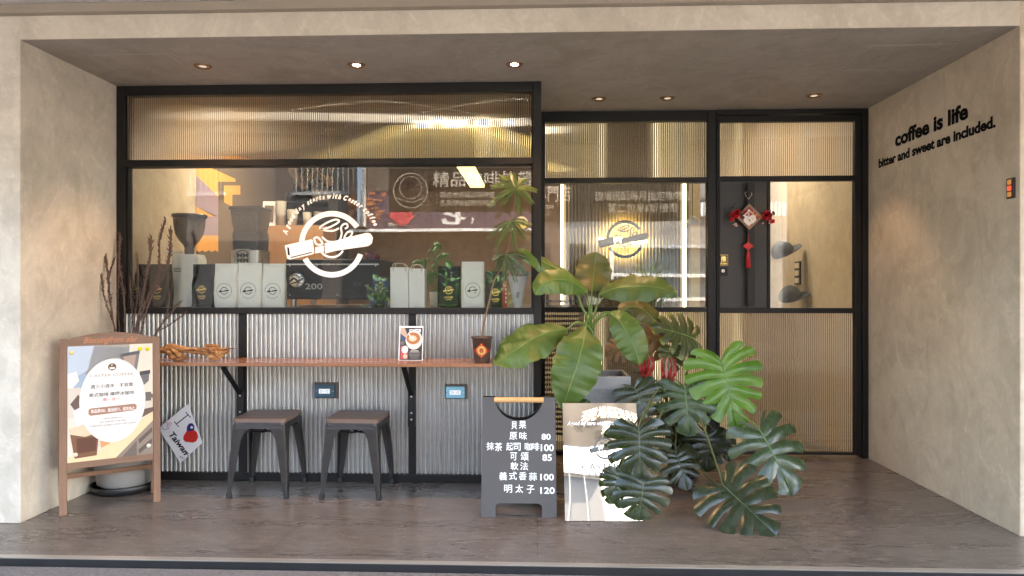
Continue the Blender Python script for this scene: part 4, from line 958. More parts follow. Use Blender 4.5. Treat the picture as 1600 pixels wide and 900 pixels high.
for v in b.v: pass
b.build('rear_panel', t, local=True)
b = MB(); hz = Hb - .016; b.tube([(-.133, LB + .004, hz), (.133, LB + .004, hz)], .0145, M_OAK, 18); b.build('handle', t, bevel=.001, local=True)
b = MB(); f = Flat(b, (0, 0, 0), (1, 0, 0), sn, .0005, .0001)
def row(st, cx0, cx1, cy0_, cy1_):
    x0, y1 = bd(740 + cx0 / 4.287, 610 + cy0_ / 4.287); x1, y0 = bd(740 + cx1 / 4.287, 610 + cy1_ / 4.287); f.text(st, x0, x1, y0, y1, M_VINYL, .022 if st.isdigit() else .008)
for r in (('貝', 252, 292, 228, 280), ('果', 304, 355, 224, 277), ('原', 240, 292, 298, 349), ('味', 307, 360, 297, 349), ('80', 459, 521, 309, 349), ('抹', 84, 136, 365, 418), ('茶', 140, 191, 368, 424), ('起', 218, 264, 367, 420), ('司', 266, 316, 369, 420), ('咖', 344, 393, 368, 420), ('啡', 395, 444, 368, 420), ('100', 453, 542, 378, 424), ('可', 245, 292, 432, 484), ('頌', 316, 371, 430, 486), ('85', 464, 528, 443, 487),
          ('軟', 248, 301, 495, 547), ('法', 312, 367, 495, 547), ('義', 172, 224, 559, 612), ('式', 238, 291, 557, 610), ('香', 305, 357, 558, 611), ('蒜', 372, 427, 562, 614), ('100', 449, 541, 570, 613), ('明', 205, 259, 641, 693), ('太', 281, 333, 640, 693), ('子', 357, 409, 643, 696), ('120', 449, 546, 656, 699)): row(*r)
b.build('lettering', fp_, local=True)

# ================================================================ MIRROR BOARD
a, c = atz(883, 814.5, 0), atz(1004, 814.5, 0); W = (c - a).length; mid = (a + c) / 2
t = thing('mirror_board', 'leaning mirror board etched with a coffee shop logo, partly behind dark leaves', 'mirror', (mid.x, mid.y, 0), math.atan2((c - a).y, (c - a).x))
Hm = .575; LM = .182; mn = Vector((0, LM, Hm)).normalized(); slm = Hm / mn.z
warp_ = lambda i, j: .0016 * math.sin(math.pi * i) * (.4 + .6 * j) + .0008 * math.sin(i * 6 + j * 3) * j
b = MB(); b.sheet((-W / 2, 0, .002), (W, 0, 0), mn * slm, 40, 50, warp_, M_MIRROR)
b.obox((-W / 2, .0035, .002), (W, 0, 0), (0, .008, 0), mn * slm, M_BLACK); mp_ = b.build('mirror_face', t, local=True)
b = MB(); f = Flat(b, (0, -.0012, .002), (1, 0, 0), mn, .0008, .0002, warp=lambda p: Vector((0, -1, 0)) * warp_(min(1, max(0, p[0] / W + .5)), min(1, max(0, p[1] / slm))))
def mq(cx, cy): return ((860 + cx / 3.914 - 943.5) / 121 * W, (814.5 - (600 + cy / 3.914)) / (814.5 - 630) * slm)
M_ETCH = pm('etched_grey', (.12, .12, .115), .6)
o = mq(350, 402); logo(f, o[0], o[1], .057, M_ETCH)
for st, x0, x1, y0, y1 in (('CASTER', 200, 440, 497, 536), ('COFFEE', 243, 425, 545, 574)):
    p, q = mq(x0, y1), mq(x1, y0); f.text(st, p[0], q[0], p[1], q[1], M_ETCH, .01)
p, q = mq(118, 266), mq(490, 232); f.text('A good day starts with Caster coffee', p[0], q[0], p[1], q[1], M_VINYL, .02, .35)
b.build('etched_logo', mp_, local=True)

# ================================================================ DOOR ORNAMENT
oy = YD - .072
def dq(cx, cy, o=0): return at(1120 + cx / 4.5, 280 + cy / 4.5, oy + o)
cc = dq(230, 264); hs = (dq(324, 264) - dq(137, 264)).length / 2
t = thing('new_year_ornament', 'diamond new year ornament with white dog picture and red tassel hanging on the door', 'ornament', (cc.x, oy, cc.z))
b = MB()
for k in range(4):
    a0, a1 = k * 90, k * 90 + 90; p = lambda a, r: (r * math.cos(R(a)), r * math.sin(R(a)))
    b.prism([p(a0, hs), p(a1, hs), p(a1, hs * .78), p(a0, hs * .78)], cc, (1, 0, 0), (0, 0, 1), .014, wood('ornament_frame', (.16, .10, .065), (.26, .17, .11), 0))
b.build('frame', t)
b = MB(); b.prism([(hs * .785 * math.cos(R(a)), hs * .785 * math.sin(R(a))) for a in (0, 90, 180, 270)], cc + Vector((0, .004, 0)), (1, 0, 0), (0, 0, 1), .006, ink((158, 62, 62)))
f = Flat(b, cc + Vector((0, .0035, 0)), (1, 0, 0), (0, 0, 1), .0003, scale=hs / 94)
for pts in ([(-48, 4), (-10, 40), (0, 50), (4, 44), (-44, -4)], [(5, 46), (48, 2), (44, -2), (4, 38)], [(-6, -72), (50, -14), (46, -8), (-8, -66)]): f.poly(pts, (232, 222, 210))
f.poly([(-50, -8), (-44, 12), (-34, 14), (-24, 6), (-6, 8), (2, 4), (20, 14), (30, 12), (46, -2), (0, -60)], (238, 236, 234)); f.disc(-10, -30, 30, (240, 238, 236)); f.disc(22, -22, 26, (238, 236, 232)); f.disc(-2, -22, 3.6, (24, 22, 22)); f.disc(-16, -14, 3, (20, 18, 18)); f.disc(20, -14, 3, (20, 18, 18)); f.disc(0, -24, 5, (20, 18, 18), ry=4); f.stroke([(-8, -34), (0, -30), (8, -34)], 2, (40, 36, 36))
f.disc(-4, 44, 9, (236, 226, 220)); f.disc(-6, 26, 10, (214, 168, 160)); f.poly([(-12, 20), (-2, 20), (2, -2), (-14, -2)], (204, 190, 186))
for p in ([(22, 28), (34, 34)], [(28, 40), (26, 14)], [(40, 12), (52, 18), (60, 2)], [(46, 22), (44, -4)], [(20, 18), (34, 12)]): f.stroke(p, 4, (228, 178, 92), False)
b.build('picture', t)
M_RED = pm('red_silk', (.46, .012, .016), .5, var=.3, scale=40); M_REDD = pm('dark_red_petal', (.26, .012, .018), .5, var=.4, scale=60); M_DKLEAF = pm('dark_silk_leaf', (.02, .03, .018), .5); M_PINK = pm('pale_pink_petal', (.62, .40, .34), .6)
def bloom(b, c, r, m, n, sd_):
    q = random.Random(sd_)
    for k in range(n):
        a = q.uniform(0, 6.28); e = q.uniform(-.2, 1.0); d = Vector((math.cos(a) * math.cos(e), -abs(math.sin(e)) - .15, math.sin(a) * math.cos(e))).normalized(); s_ = d.cross(Vector((q.uniform(-1, 1), 1, q.uniform(-1, 1)))).normalized(); u_ = s_.cross(d)
        L_ = r * q.uniform(.75, 1.1); pts = [c, c + d * L_ * .5 + s_ * L_ * .34 + u_ * L_ * .1, c + d * L_ * .9 + s_ * L_ * .24, c + d * L_, c + d * L_ * .9 - s_ * L_ * .24, c + d * L_ * .5 - s_ * L_ * .34 + u_ * L_ * .1, c + d * L_ * .6 - u_ * L_ * .08]
        b.add(pts, [(0, 1, 6), (1, 2, 6), (2, 3, 6), (3, 4, 6), (4, 5, 6), (5, 0, 6)], m, True)
for cx, cy, r in ((130, 248, 9.5), (350, 258, 9.5)):
    b = MB(); c = dq(cx, cy, -.012); k = 4.85 / F
    bloom(b, c, r * k, M_REDD, 26, cx); bloom(b, c, r * .8 * k, M_RED, 16, cx + 1); bloom(b, dq(cx - 25 + (60 if cx > 200 else 0), cy + 35, -.01), r * .55 * k, M_RED, 14, cx + 2); bloom(b, dq(cx + (68 if cx < 200 else -6), cy - (24 if cx < 200 else 30), -.01), r * .4 * k, M_REDD, 10, cx + 3)
    bloom(b, dq(cx + (0 if cx < 200 else 22), cy + (72 if cx < 200 else 40), -.01), r * .42 * k, M_PINK, 10, cx + 4)
    for lx, ly in (((-8, -70), (62, -6), (60, 22)) if cx < 200 else ((42, -32), (58, -8), (-26, 46))): bloom(b, dq(cx + lx * .8, cy + ly * .9, -.006), r * .5 * k, M_DKLEAF if (lx, ly) != (-26, 46) else M_PINK, 3, lx + 50)
    b.build('silk_flower', t)
b = MB(); b.tube([dq(220, 385), dq(220, 450)], .0022, M_RED, 6); c = dq(222, 470); b.prism([(.030, 0), (0, .030), (-.030, 0), (0, -.030)], c, (1, 0, 0), (0, 0, 1), .012, M_RED)
for r in (.009, .018): b.prism([(r, 0), (0, r), (-r, 0), (0, -r)], c + Vector((0, -.003 * (2 - r / .009) - .002, 0)), (1, 0, 0), (0, 0, 1), .003, M_RED)
for s_ in (-1, 1): b.tube([c + Vector((s_ * .022, 0, .01)), c + Vector((s_ * .037, 0, .004)), c + Vector((s_ * .037, 0, -.006)), c + Vector((s_ * .022, 0, -.012))], .002, M_RED, 6)
b.tube([dq(222, 495), dq(222, 512)], .004, M_RED, 8); b.lathe([(.004, 0), (.010, -.008), (.0105, -.02), (.015, -.105), (0, -.105)], dq(222, 512), M_RED, 14)
for k in range(14): a = k * .45; p = dq(222, 520); b.tube([p + Vector((math.cos(a) * .0095, math.sin(a) * .0095, 0)), p + Vector((math.cos(a) * .0155, math.sin(a) * .0155, -.104))], .0012, M_RED, 4)
b.build('tassel', t)
b = MB(); M_CORD = pm('twisted_cord', (.55, .50, .46), .7)
b.tube([dq(197, 98), dq(205, 120), dq(222, 140)], .0016, M_CORD, 5); b.tube([dq(247, 106), dq(236, 122), dq(224, 140)], .0016, M_CORD, 5); b.tube([dq(197, 98), dq(200, 92, .006), dq(222, 88, .018), dq(245, 96, .006), dq(247, 106)], .0016, M_CORD, 5); b.build('cord', t)
# ================================================================ PLANTS
G1 = leafmat('broad_leaf', (.052, .100, .016), (.098, .155, .026), (.24, .32, .075), .40, (.34, .30, .05), -.9, patch=(.19, .14, .035))
G1Y = leafmat('broad_leaf_olive', (.055, .085, .018), (.16, .115, .032), (.28, .26, .08), .40, (.34, .22, .05), -.4)
G2 = leafmat('split_leaf_dark', (.012, .020, .010), (.024, .035, .017), (.060, .085, .030), .26, (.26, .30, .03), -.9)
G2B = leafmat('split_leaf_grey_green', (.026, .050, .020), (.050, .082, .034), (.12, .19, .06), .27, (.26, .30, .03), -.6)
G3 = leafmat('split_leaf_bright', (.048, .125, .010), (.115, .235, .020), (.28, .38, .10), .36, (.16, .2, .03), -.5, .22)
G4 = leafmat('split_leaf_olive', (.042, .066, .020), (.080, .095, .032), (.16, .19, .06), .33, (.34, .34, .05), .0)
GBR = leafmat('withered_leaf', (.13, .062, .026), (.24, .12, .05), (.30, .17, .07), .55, None, 0, .1)
M_STEM = pm('green_stem', (.12, .20, .045), .45, var=.3, scale=14); M_STEMD = pm('dark_stem', (.06, .085, .03), .45, var=.3, scale=14); M_STEMB = pm('woody_stem', (.17, .10, .05), .7, var=.3, scale=20)
PROF = [(0, .10), (.05, .34), (.12, .60), (.25, .88), (.4, 1.0), (.55, 1.0), (.7, .90), (.82, .70), (.91, .46), (.97, .22), (1, .02)]
def prof(s, tb=PROF):
    for (a, x), (c, y) in zip(tb, tb[1:]):
        if s <= c: k = (s - a) / (c - a); return x + (y - x) * k
    return tb[-1][1]
def blade(b, pts, W, N, m, fold=.25, wave=.05, veins=22, sd_=0, asym=0.0):
    """broad undivided leaf: midrib through pts, half width W, upper side towards N"""
    ctl = spline(pts, 9); n = len(ctl) - 1; A = 6; vs, uv, fs = [], [], []
    for i, p in enumerate(ctl):
        t = (ctl[min(i + 1, n)] - ctl[max(i - 1, 0)]).normalized(); sdv = Vector(N).cross(t).normalized(); nn = t.cross(sdv); s_ = i / n; wd = W * prof(s_)
        for k in range(-A, A + 1):
            v = k / A; e = wave * W * math.sin(s_ * 19 + sd_ + (2 if v > 0 else 0)) * v * v + .018 * W * math.sin(s_ * veins * 3.3) * min(1, abs(v) * 2)
            rag = 1 + .035 * math.sin(s_ * 41 + sd_ * 3 + v)
            vs.append(p + sdv * v * wd * (1 + asym * (1 if v > 0 else -1)) * rag + nn * (-fold * wd * abs(v) ** 1.6 + e)); uv.append((abs(v), (s_ * veins + abs(v) * 1.6) % 1.0))
    w_ = 2 * A + 1
    b_ = len(b.f)
    for i in range(n):
        for k in range(2 * A):
            f = (i * w_ + k, i * w_ + k + 1, (i + 1) * w_ + k + 1, (i + 1) * w_ + k)
            v0 = (i / n * veins) % 1.0
            u_ = [abs(k / A - 1), abs((k + 1) / A - 1)]
            vv = [(i / n * veins + u_[0] * 1.6), (i / n * veins + u_[1] * 1.6), ((i + 1) / n * veins + u_[1] * 1.6), ((i + 1) / n * veins + u_[0] * 1.6)]
            q = [(u_[0], vv[0]), (u_[1], vv[1]), (u_[1], vv[2]), (u_[0], vv[3])]
            b.uv[len(b.f) + len(fs)] = q; fs.append(f)
    b.add(vs, fs, m, True)
    # raised midrib below
    b.tube([p - Vector((0, 0, 0)) for p in ctl[:-1]], [.0045 * (1 - .85 * i / n) + .0006 for i in range(n)], M_STEM, 6)
OUTL = [(.04, .0), (.10, -.13), (.24, -.23), (.40, -.20), (.53, -.06), (.585, .13), (.57, .34), (.49, .56), (.36, .77), (.19, .93), (.0, 1.02)]
OUTS = spline(OUTL, 8)
_acc = [0.0]
for _a, _c in zip(OUTS, OUTS[1:]): _acc.append(_acc[-1] + (_c - _a).length)
def outl(t):
    d = t * _acc[-1]
    for i in range(len(_acc) - 1):
        if d <= _acc[i + 1]: return OUTS[i].lerp(OUTS[i + 1], (d - _acc[i]) / max(1e-9, _acc[i + 1] - _acc[i]))
    return OUTS[-1]
TT = [0, .12, .25, .38, .5, .62, .74, .85, .94, 1.0]; WW = [0, .12, .3, .5, .7, .88, 1.0]
def split_leaf(b, base, tip, N, m, width=1.0, lobes=7, slit=.42, gapw=.30, cup=.12, bend=.15, bulge=.035, sd_=0):
    """heart shaped leaf cut into fingers from the margin; N is the side it shows"""
    r = random.Random(sd_); base, tip = Vector(base), Vector(tip); L = (tip - base).length; Yv_ = (tip - base).normalized(); Xv = Yv_.cross(Vector(N)).normalized(); Nv = Xv.cross(Yv_)
    def to3(x, y, z): return base + Xv * x * L * width + Yv_ * y * L + Nv * z * L
    for sgn in (-1, 1):
        bt = [0.0] + [min(1, (i / lobes) ** .93 + r.uniform(-.02, .02)) for i in range(1, lobes)] + [1.0]
        ts = [2.0] + [slit - .02 + r.uniform(-.12, .24) for _ in range(lobes - 1)] + [2.0]
        gw = [0.0] + [gapw * .58 * r.uniform(.5, 1.5) for _ in range(lobes - 1)] + [0.0]
        ms = [0.0] + [max(0, .76 * ((i / lobes) ** 1.3) - .04) for i in range(1, lobes)] + [.97]
        for i in range(lobes):
            vs, fs = [], []; tw = r.uniform(-.02, .02)
            for t in TT:
                for w in WW:
                    def gap(k):
                        if t <= ts[k]: return 0.0
                        q = (t - ts[k]) / (1 - ts[k]); return gw[k] * min(1, q * 2.2) ** .7 * (.75 + .25 * q)
                    g0, g1 = gap(i), gap(i + 1); ww = g0 + w * (1 - g0 - g1)
                    tt = t * (1 - (.05 if (0 < i < lobes - 1) else .03) * abs(2 * w - 1) ** 2.5 * t)
                    ro = Vector((0, ms[i] + (ms[i + 1] - ms[i]) * ww)); o = outl(bt[i] + (bt[i + 1] - bt[i]) * ww)
                    p = ro.lerp(o, tt); p.y -= .055 * math.sin(math.pi * tt) * (1 if i > 1 else .2) * (1 - i / lobes)
                    z = -cup * p.x * p.x * 1.6 - bend * max(0, p.y) ** 2 + bulge * math.sin(math.pi * ww) * min(1, tt * 2.5) + tw * tt * tt + .012 * math.sin(p.y * 20 + sd_) * tt
                    vs.append(to3(sgn * p.x, p.y, z))
            k = len(WW)
            for a in range(len(TT) - 1):
                for c in range(k - 1):
                    f = (a * k + c, a * k + c + 1, (a + 1) * k + c + 1, (a + 1) * k + c); u0, u1 = TT[a], TT[a + 1]; q = [(u0, WW[c]), (u0, WW[c + 1]), (u1, WW[c + 1]), (u1, WW[c])]
                    if sgn < 0: f = f[::-1]; q = q[::-1]
                    b.uv[len(b.f) + len(fs)] = q; fs.append(f)
            b.add(vs, fs, m, True)
    rib = [to3(0, y, .006 - bend * max(0, y) ** 2) for y in (0, .2, .4, .6, .8, .95)]
    b.tube(rib, [.0032, .0028, .0022, .0017, .0012, .0005], M_STEM if m is not G2 else M_STEMD, 6)

# ---- speckled grey planter with the broad leaved plant
x0, x1 = at(897, 600, 4.1).x, at(985, 600, 4.1).x
M_TERR = pm('speckled_grey_planter', (.20, .205, .215), .7, var=.35, scale=70, bump=.3, bscale=180)
zt_ = at(940, 588, 4.1).z
t = thing('speckled_planter', 'square speckled grey planter behind the mirror board holding the broad leaved plant', 'planter', ((x0 + x1) / 2, 4.25, 0))
b = MB(); y0, y1 = 4.1, 4.1 + (x1 - x0)
for a in ((x0, x1, y0, y0 + .02), (x0, x1, y1 - .02, y1), (x0, x0 + .02, y0 + .02, y1 - .02), (x1 - .02, x1, y0 + .02, y1 - .02)): b.box(*a, 0, zt_, M_TERR)
b.box(x0 + .02, x1 - .02, y0 + .02, y1 - .02, 0, zt_ - .06, MATS['potting_soil']); b.build('box', t, bevel=.004)
b = MB(); b.box(x0 - .003, x1 + .003, y0 - .003, y0 + .001, zt_ - .075, zt_ - .002, pm('planter_rim', (.23, .235, .24), .6)); b.build('rim_band', t)
pb_ = Vector((at(932, 505, 4.3).x, 4.28, zt_ - .06))
t = thing('broad_leaf_plant', 'tall plant with huge paddle shaped green leaves growing from the grey planter', 'plant', pb_)
CR = lambda x, y, Y: at(760 + x / 3.334, 370 + y / 3.334, Y)
hub = CR(545, 470, 4.27)
PXM = lambda Y: Y / F
LV = [  # midrib points (crop px of the plant, depth), half width in photo px, facing, material, fold, petiole start
    ([(440, 200, 4.25), (330, 150, 4.22), (240, 105, 4.16), (160, 62, 4.08)], 17, (.2, -.9, .75), G1, .35),
    ([(525, 290, 4.18), (450, 240, 4.08), (370, 222, 4.0), (300, 245, 3.95), (252, 302, 3.92)], 22, (.1, -1, .42), G1, .30),
    ([(550, 285, 4.3), (556, 220, 4.33), (565, 140, 4.36), (574, 78, 4.36)], 28, (.05, -1, .25), G1Y, .22),
    ([(590, 300, 4.22), (680, 268, 4.16), (790, 258, 4.10), (900, 265, 4.05), (992, 300, 4.0)], 24, (.1, -1, .55), G1, .25),
    ([(418, 482, 4.18), (320, 498, 4.06), (220, 545, 3.98), (130, 605, 3.93), (40, 668, 3.90)], 34, (-.25, -1, .55), G1, .20),
    ([(518, 468, 4.12), (505, 545, 3.98), (475, 660, 3.90), (435, 780, 3.87), (395, 898, 3.88)], 38, (.1, -1, .40), G1, .20),
    ([(640, 392, 4.16), (695, 440, 4.08), (745, 520, 4.02), (780, 600, 3.99), (798, 668, 3.98)], 24, (-.25, -1, .35), G1, .22),
    ([(690, 410, 4.3), (740, 370, 4.28), (810, 375, 4.25), (870, 430, 4.22), (915, 505, 4.2)], 20, (.35, -1, .55), G1Y, .25),
    ([(560, 800, 4.2), (530, 850, 4.1), (480, 895, 4.05), (430, 925, 4.03)], 16, (.1, -1, .35), G2B, .25)]
for i, (pts, hwp, nv, m, fold) in enumerate(LV):
    b = MB(); P = [CR(*p) for p in pts]; blade(b, P, hwp * P[len(P) // 2].y / F, nv, m, fold, .10, 20, i * 1.7); lf = b.build('leaf', t)
    b = MB(); q = P[0]; h = hub + Vector((rnd.uniform(-.012, .012), rnd.uniform(-.012, .012), rnd.uniform(-.03, .03))); g = pb_ + Vector((rnd.uniform(-.03, .03), rnd.uniform(-.03, .03), .0))
    if i in (4, 5, 6, 7): cpts = [g, h + Vector((0, 0, -.05)), h.lerp(q, .55) + Vector((0, 0, .035)), q]
    elif i == 8: cpts = [g, g.lerp(q, .5) + Vector((0, 0, .10)), q]
    else: cpts = [g, h, h.lerp(q, .5) + Vector((0, 0, -.01)), q]
    pp = spline(cpts, 6); k = len(pp); b.tube(pp, [.0115 - .007 * j / k for j in range(k)], M_STEM, 8); b.build('stalk', t)

# ---- monstera in the black pot
mc = atz(1065, 742, .02); mc = Vector((mc.x, 4.42, 0)); mc.x = at(1065, 700, 4.42).x
t = thing('split_leaf_plant', 'sprawling monstera with large dark split leaves and one bright green leaf', 'plant', mc)
tp = thing('black_nursery_pot', 'round black plastic pot under the split leaf plant', 'pot', mc)
b = MB(); k = 4.4 / F * 24; zt_ = at(1065, 684, 4.4).z
b.lathe([(0, .022), (k * .82, .022), (k * .86, .03), (k, zt_), (k * 1.04, zt_), (k * 1.04, zt_ - .012), (k * 1.0, zt_ - .014)], mc, M_BLKPLASTIC, 32); b.lathe([(k * .99, zt_ - .001), (k * .95, zt_ - .03), (0, zt_ - .03)], mc, MATS['potting_soil'], 24); b.build('pot', tp)
b = MB(); b.lathe([(0, .001), (k * .95, .001), (k * 1.1, .022), (k * 1.08, .024), (k * .95, .010), (0, .01)], mc, M_BLKPLASTIC, 32); b.build('saucer', tp)
CM = lambda x, y, Y: at(950 + x / 2.368, 470 + y / 2.368, Y)
SL = [  # attach point, tip (crop px + depth), facing, material, width, lobes, slit, gap, cup, bend
    ('b1', (418, 218, 4.12), (486, 470, 4.02), (.10, -1, .35), G3, 1.04, 8, .50, .26, .10, .10),
    ('t1', (318, 140, 4.22), (182, 78, 4.12), (-.05, -1, .75), G4, 1.05, 7, .40, .28, .2, .25),
    ('m1', (284, 318, 4.10), (304, 492, 3.98), (-.12, -1, .35), G2B, 1.15, 6, .40, .25, .15, .2),
    ('r1', (560, 476, 3.9), (700, 708, 3.74), (.15, -1, .60), G2B, 1.05, 6, .36, .30, .25, .15),
    ('l1', (426, 684, 3.55), (620, 860, 3.34), (.05, -1, .70), G2, 1.12, 7, .44, .26, .12, .05),
    ('f1', (114, 474, 3.56), (122, 662, 3.46), (-.1, -1, .35), G2, 1.12, 7, .36, .24, .25, .22),
    ('g1', (132, 668, 3.50), (118, 812, 3.44), (.05, -1, .45), G2, 1.42, 6, .26, .25, .30, .20),
    ('h1', (96, 318, 4.05), (150, 420, 3.96), (.0, -1, .55), G2, 1.4, 5, .45, .26, .12, .25),
    ('i1', (368, 494, 4.18), (376, 632, 4.12), (.0, -1, .40), G2, 1.15, 6, .40, .28, .25, .25),
    ('k1', (42, 640, 3.53), (22, 752, 3.48), (.3, -1, .30), G2, .9, 6, .35, .26, .2, .2),
    ('n1', (250, 560, 4.02), (300, 690, 3.90), (.1, -1, .5), G2, 1.1, 6, .36, .28, .2, .2),
    ('n2', (215, 395, 4.22), (228, 500, 4.16), (-.2, -1, .4), G2, 1.1, 6, .36, .28, .2, .2),
    ('n3', (420, 500, 4.25), (455, 590, 4.18), (.2, -1, .5), G2, 1.0, 5, .36, .28, .2, .2),
    ('n4', (235, 175, 4.26), (250, 262, 4.2), (.2, -1, .3), G4, 1.0, 5, .36, .28, .2, .2),
    ('w1', (205, 160, 4.34), (120, 105, 4.28), (.1, -1, .4), GBR, 1.1, 5, .30, .30, .5, .4),
    ('w2', (60, 170, 4.34), (0, 190, 4.28), (.1, -1, .5), GBR, 1.2, 5, .30, .30, .5, .4),
    ('w3', (190, 150, 4.36), (230, 90, 4.30), (.1, -1, .5), GBR, .9, 5, .30, .30, .5, .4)]
crown = Vector((mc.x - .02, mc.y - .02, zt_ + .05))
for i, (nm_, a, c, nv, m, wd, lo_, sl2, gp, cup, bend) in enumerate(SL):
    b = MB(); A, Cc = CM(*a), CM(*c); split_leaf(b, A, Cc, nv, m, wd, lo_, sl2, gp, cup, bend, .024, i + 3); lf = b.build('leaf', t)
    if nm_ == 'b1': lf['label'] = 'bright yellow green split leaf, the freshest one'
    if m is GBR: lf['label'] = 'withered brown leaf hanging at the back'
    b = MB(); d = A - crown; hgt = max(.06, .25 * d.length) if A.z < crown.z + .35 else .02
    pp = spline([crown + Vector((rnd.uniform(-.03, .03), rnd.uniform(-.03, .03), -.06)), crown.lerp(A, .45) + Vector((0, .02, hgt)), A.lerp(crown, .12) + Vector((0, .015, hgt * .35)), A], 7); k = len(pp)
    b.tube(pp, [.0075 - .0035 * j / k for j in range(k)], M_STEMD if m in (G2, GBR) else M_STEM, 7); b.build('stalk', t)
b = MB()
for q in ([(260, 520, 4.3), (330, 600, 4.1), (360, 640, 4.0), (420, 690, 3.9)], [(225, 510, 4.3), (262, 560, 4.25), (255, 610, 4.2), (235, 640, 4.22)], [(170, 420, 4.2), (230, 395, 4.2), (290, 380, 4.25)], [(180, 240, 4.3), (182, 330, 4.28), (186, 420, 4.3), (230, 520, 4.4)]):
    pp = spline([CM(*p) for p in q], 6); b.tube(pp, [.006] * len(pp), M_STEMB if len(q) == 3 else M_STEMD, 6)
b.build('aerial_root', t)
# red silk bow pieces tucked behind
M_BOW = pm('red_printed_silk', (.33, .012, .018), .4, var=.5, scale=30); M_BOWP = pm('pale_printed_silk', (.55, .30, .24), .45, var=.4, scale=40)
t = thing('silk_bundle', 'folded red and pink silk flowers tucked between the plant leaves', 'decoration', CM(220, 330, 4.3))
for (cx, cy, Y, rx, ry) in ((222, 255, 4.22, 20, 52), (140, 240, 4.26, 20, 40)):
    for k in range(3):
        b = MB(); c = CM(cx + (k - 1) * 11, cy, Y - .01 * k); W_, H_ = rx * Y / F / 2.368 * .75, ry * Y / F / 2.368
        pts = [c + Vector((W_ * .2 * math.sin(k * 2), 0, H_)), c + Vector((W_ * .3 * (k - 1), -.015, H_ * .3)), c + Vector((0, -.02, -H_ * .4)), c + Vector((-W_ * .5, 0, -H_ * 1.05))]
        blade(b, pts, W_ * .9, (.3 * (k - 1), -1, .1), M_BOWP if k == 1 and cx > 200 else M_BOW, -.5, .3, 6, k); b.build('petal', t)
b = MB()
for k in range(5): p0 = CM(95 + k * 7, 262 + k * 4, 4.3); b.tube([p0, p0 + Vector((.05, -.01, -.02)), p0 + Vector((.12, 0, -.045))], .003, M_WHITE if k % 2 else M_BLACK, 5)
b.build('striped_ribbon', t)

# ---- small pot with a feathery tree on the counter
pc = Vector((at(753, 560, 3.965).x, 3.965, .769)); pc.x = at(753, 560, 3.965).x
t = thing('counter_pot', 'small brown plastic pot with a red spring festival diamond on the counter', 'pot', pc)
M_BRPOT = pm('brown_plastic_pot', (.075, .045, .032), .5, var=.15)
b = MB(); b.lathe([(0, 0), (.042, 0), (.044, .003), (.058, .138), (.064, .139), (.066, .145), (.062, .149), (.056, .148), (.052, .12), (0, .12)], pc, M_BRPOT, 28); b.build('pot', t)
b = MB(); c = pc + Vector((.002, -.0535, .072)); lean = Vector((0, -.10, 1)).normalized(); hs = .045
b.prism([(hs, 0), (0, hs), (-hs, 0), (0, -hs)], c - Vector((0, .003, 0)), (1, 0, 0), lean, .001, ink((196, 34, 26)))
f = Flat(b, c - Vector((0, .003, 0)), (1, 0, 0), lean, .0006); f.disc(0, 0, .024, M_GOLD, n=20); f.text('春', -.014, .014, -.015, .015, (180, 40, 24), .02)
for k in range(24): a = k * .2618; f.disc(.027 * math.cos(a), .027 * math.sin(a), .0022, M_GOLD, n=6)
for s_ in (-1, 1): f.disc(0, s_ * .034, .003, M_GOLD, n=8)
b.build('paper_diamond', t)
b = MB(); b.lathe([(.053, .136), (.02, .142), (0, .143)], pc, MATS['potting_soil'], 16); b.build('soil', t)
t = thing('feathery_tree', 'slender potted tree with feathery leaf sprays rising from the counter pot', 'plant', pc + Vector((0, 0, .14)))
b = MB(); stem = spline([pc + Vector((.0, 0, .135)), at(756, 505, 3.965), at(763, 478, 3.96), at(772, 440, 3.955), at(785, 415, 3.95), at(797, 372, 3.95), at(800, 335, 3.95), at(806, 295, 3.95)], 6); n = len(stem)
b.tube(stem, [.0062 - .0042 * i / n for i in range(n)], M_STEMB, 7)
b.build('stem', t)
G5 = leafmat('feathery_leaf', (.09, .13, .03), (.16, .19, .04), (.2, .25, .08), .4, None, 0, .3); G6 = leafmat('feathery_leaf_dark', (.030, .050, .018), (.055, .08, .028), (.1, .13, .05), .4, None, 0, .2)
def frond(b, p0, p1, m, sd_, n=17, ll=.026):
    r = random.Random(sd_); d = p1 - p0; L_ = d.length; pts = spline([p0, p0.lerp(p1, .5) + Vector((0, -.01, .10 * L_)), p1], n); N_ = Vector((r.uniform(-.4, .4), -1, r.uniform(.1, .6))).normalized()
    b.tube(pts, .0011, M_STEM, 4); K = len(pts)
    for i in range(2, K):
        tn = (pts[i] - pts[i - 1]).normalized(); sv = tn.cross(N_).normalized()
        for s_ in (-1, 1):
            dd = (sv * s_ + tn * .55 + Vector((0, 0, -.15))).normalized(); L2 = ll * (1 - .55 * abs(i / K - .5) * 1.4) * r.uniform(.85, 1.15); w_ = dd.cross(N_).normalized() * L2 * .12; q = pts[i]
            b.uv[len(b.f)] = [(.0, .3), (.5, .6), (.9, .3), (.5, .2)]; b.add([q, q + dd * L2 * .45 + w_, q + dd * L2 - N_ * L2 * .1, q + dd * L2 * .45 - w_], [(0, 1, 2, 3)], m)
SPR = [(806, 295, [(764, 322), (768, 292), (782, 276), (800, 270), (822, 280), (838, 298), (832, 318), (812, 332), (786, 318)], G5), (799, 345, [(762, 372), (774, 388), (786, 372), (820, 372), (828, 352), (806, 392)], G5), (790, 398, [(776, 424), (788, 444), (806, 440), (820, 426), (826, 404), (800, 424), (772, 406)], G6)]
for cx, cy, tips, m in SPR:
    b = MB()
    for k, (x, y) in enumerate(tips): frond(b, at(cx, cy, 3.95), at(x, y, 3.95 + rnd.uniform(-.07, .09)), m, k + cx)
    b.build('leaf_spray', t)
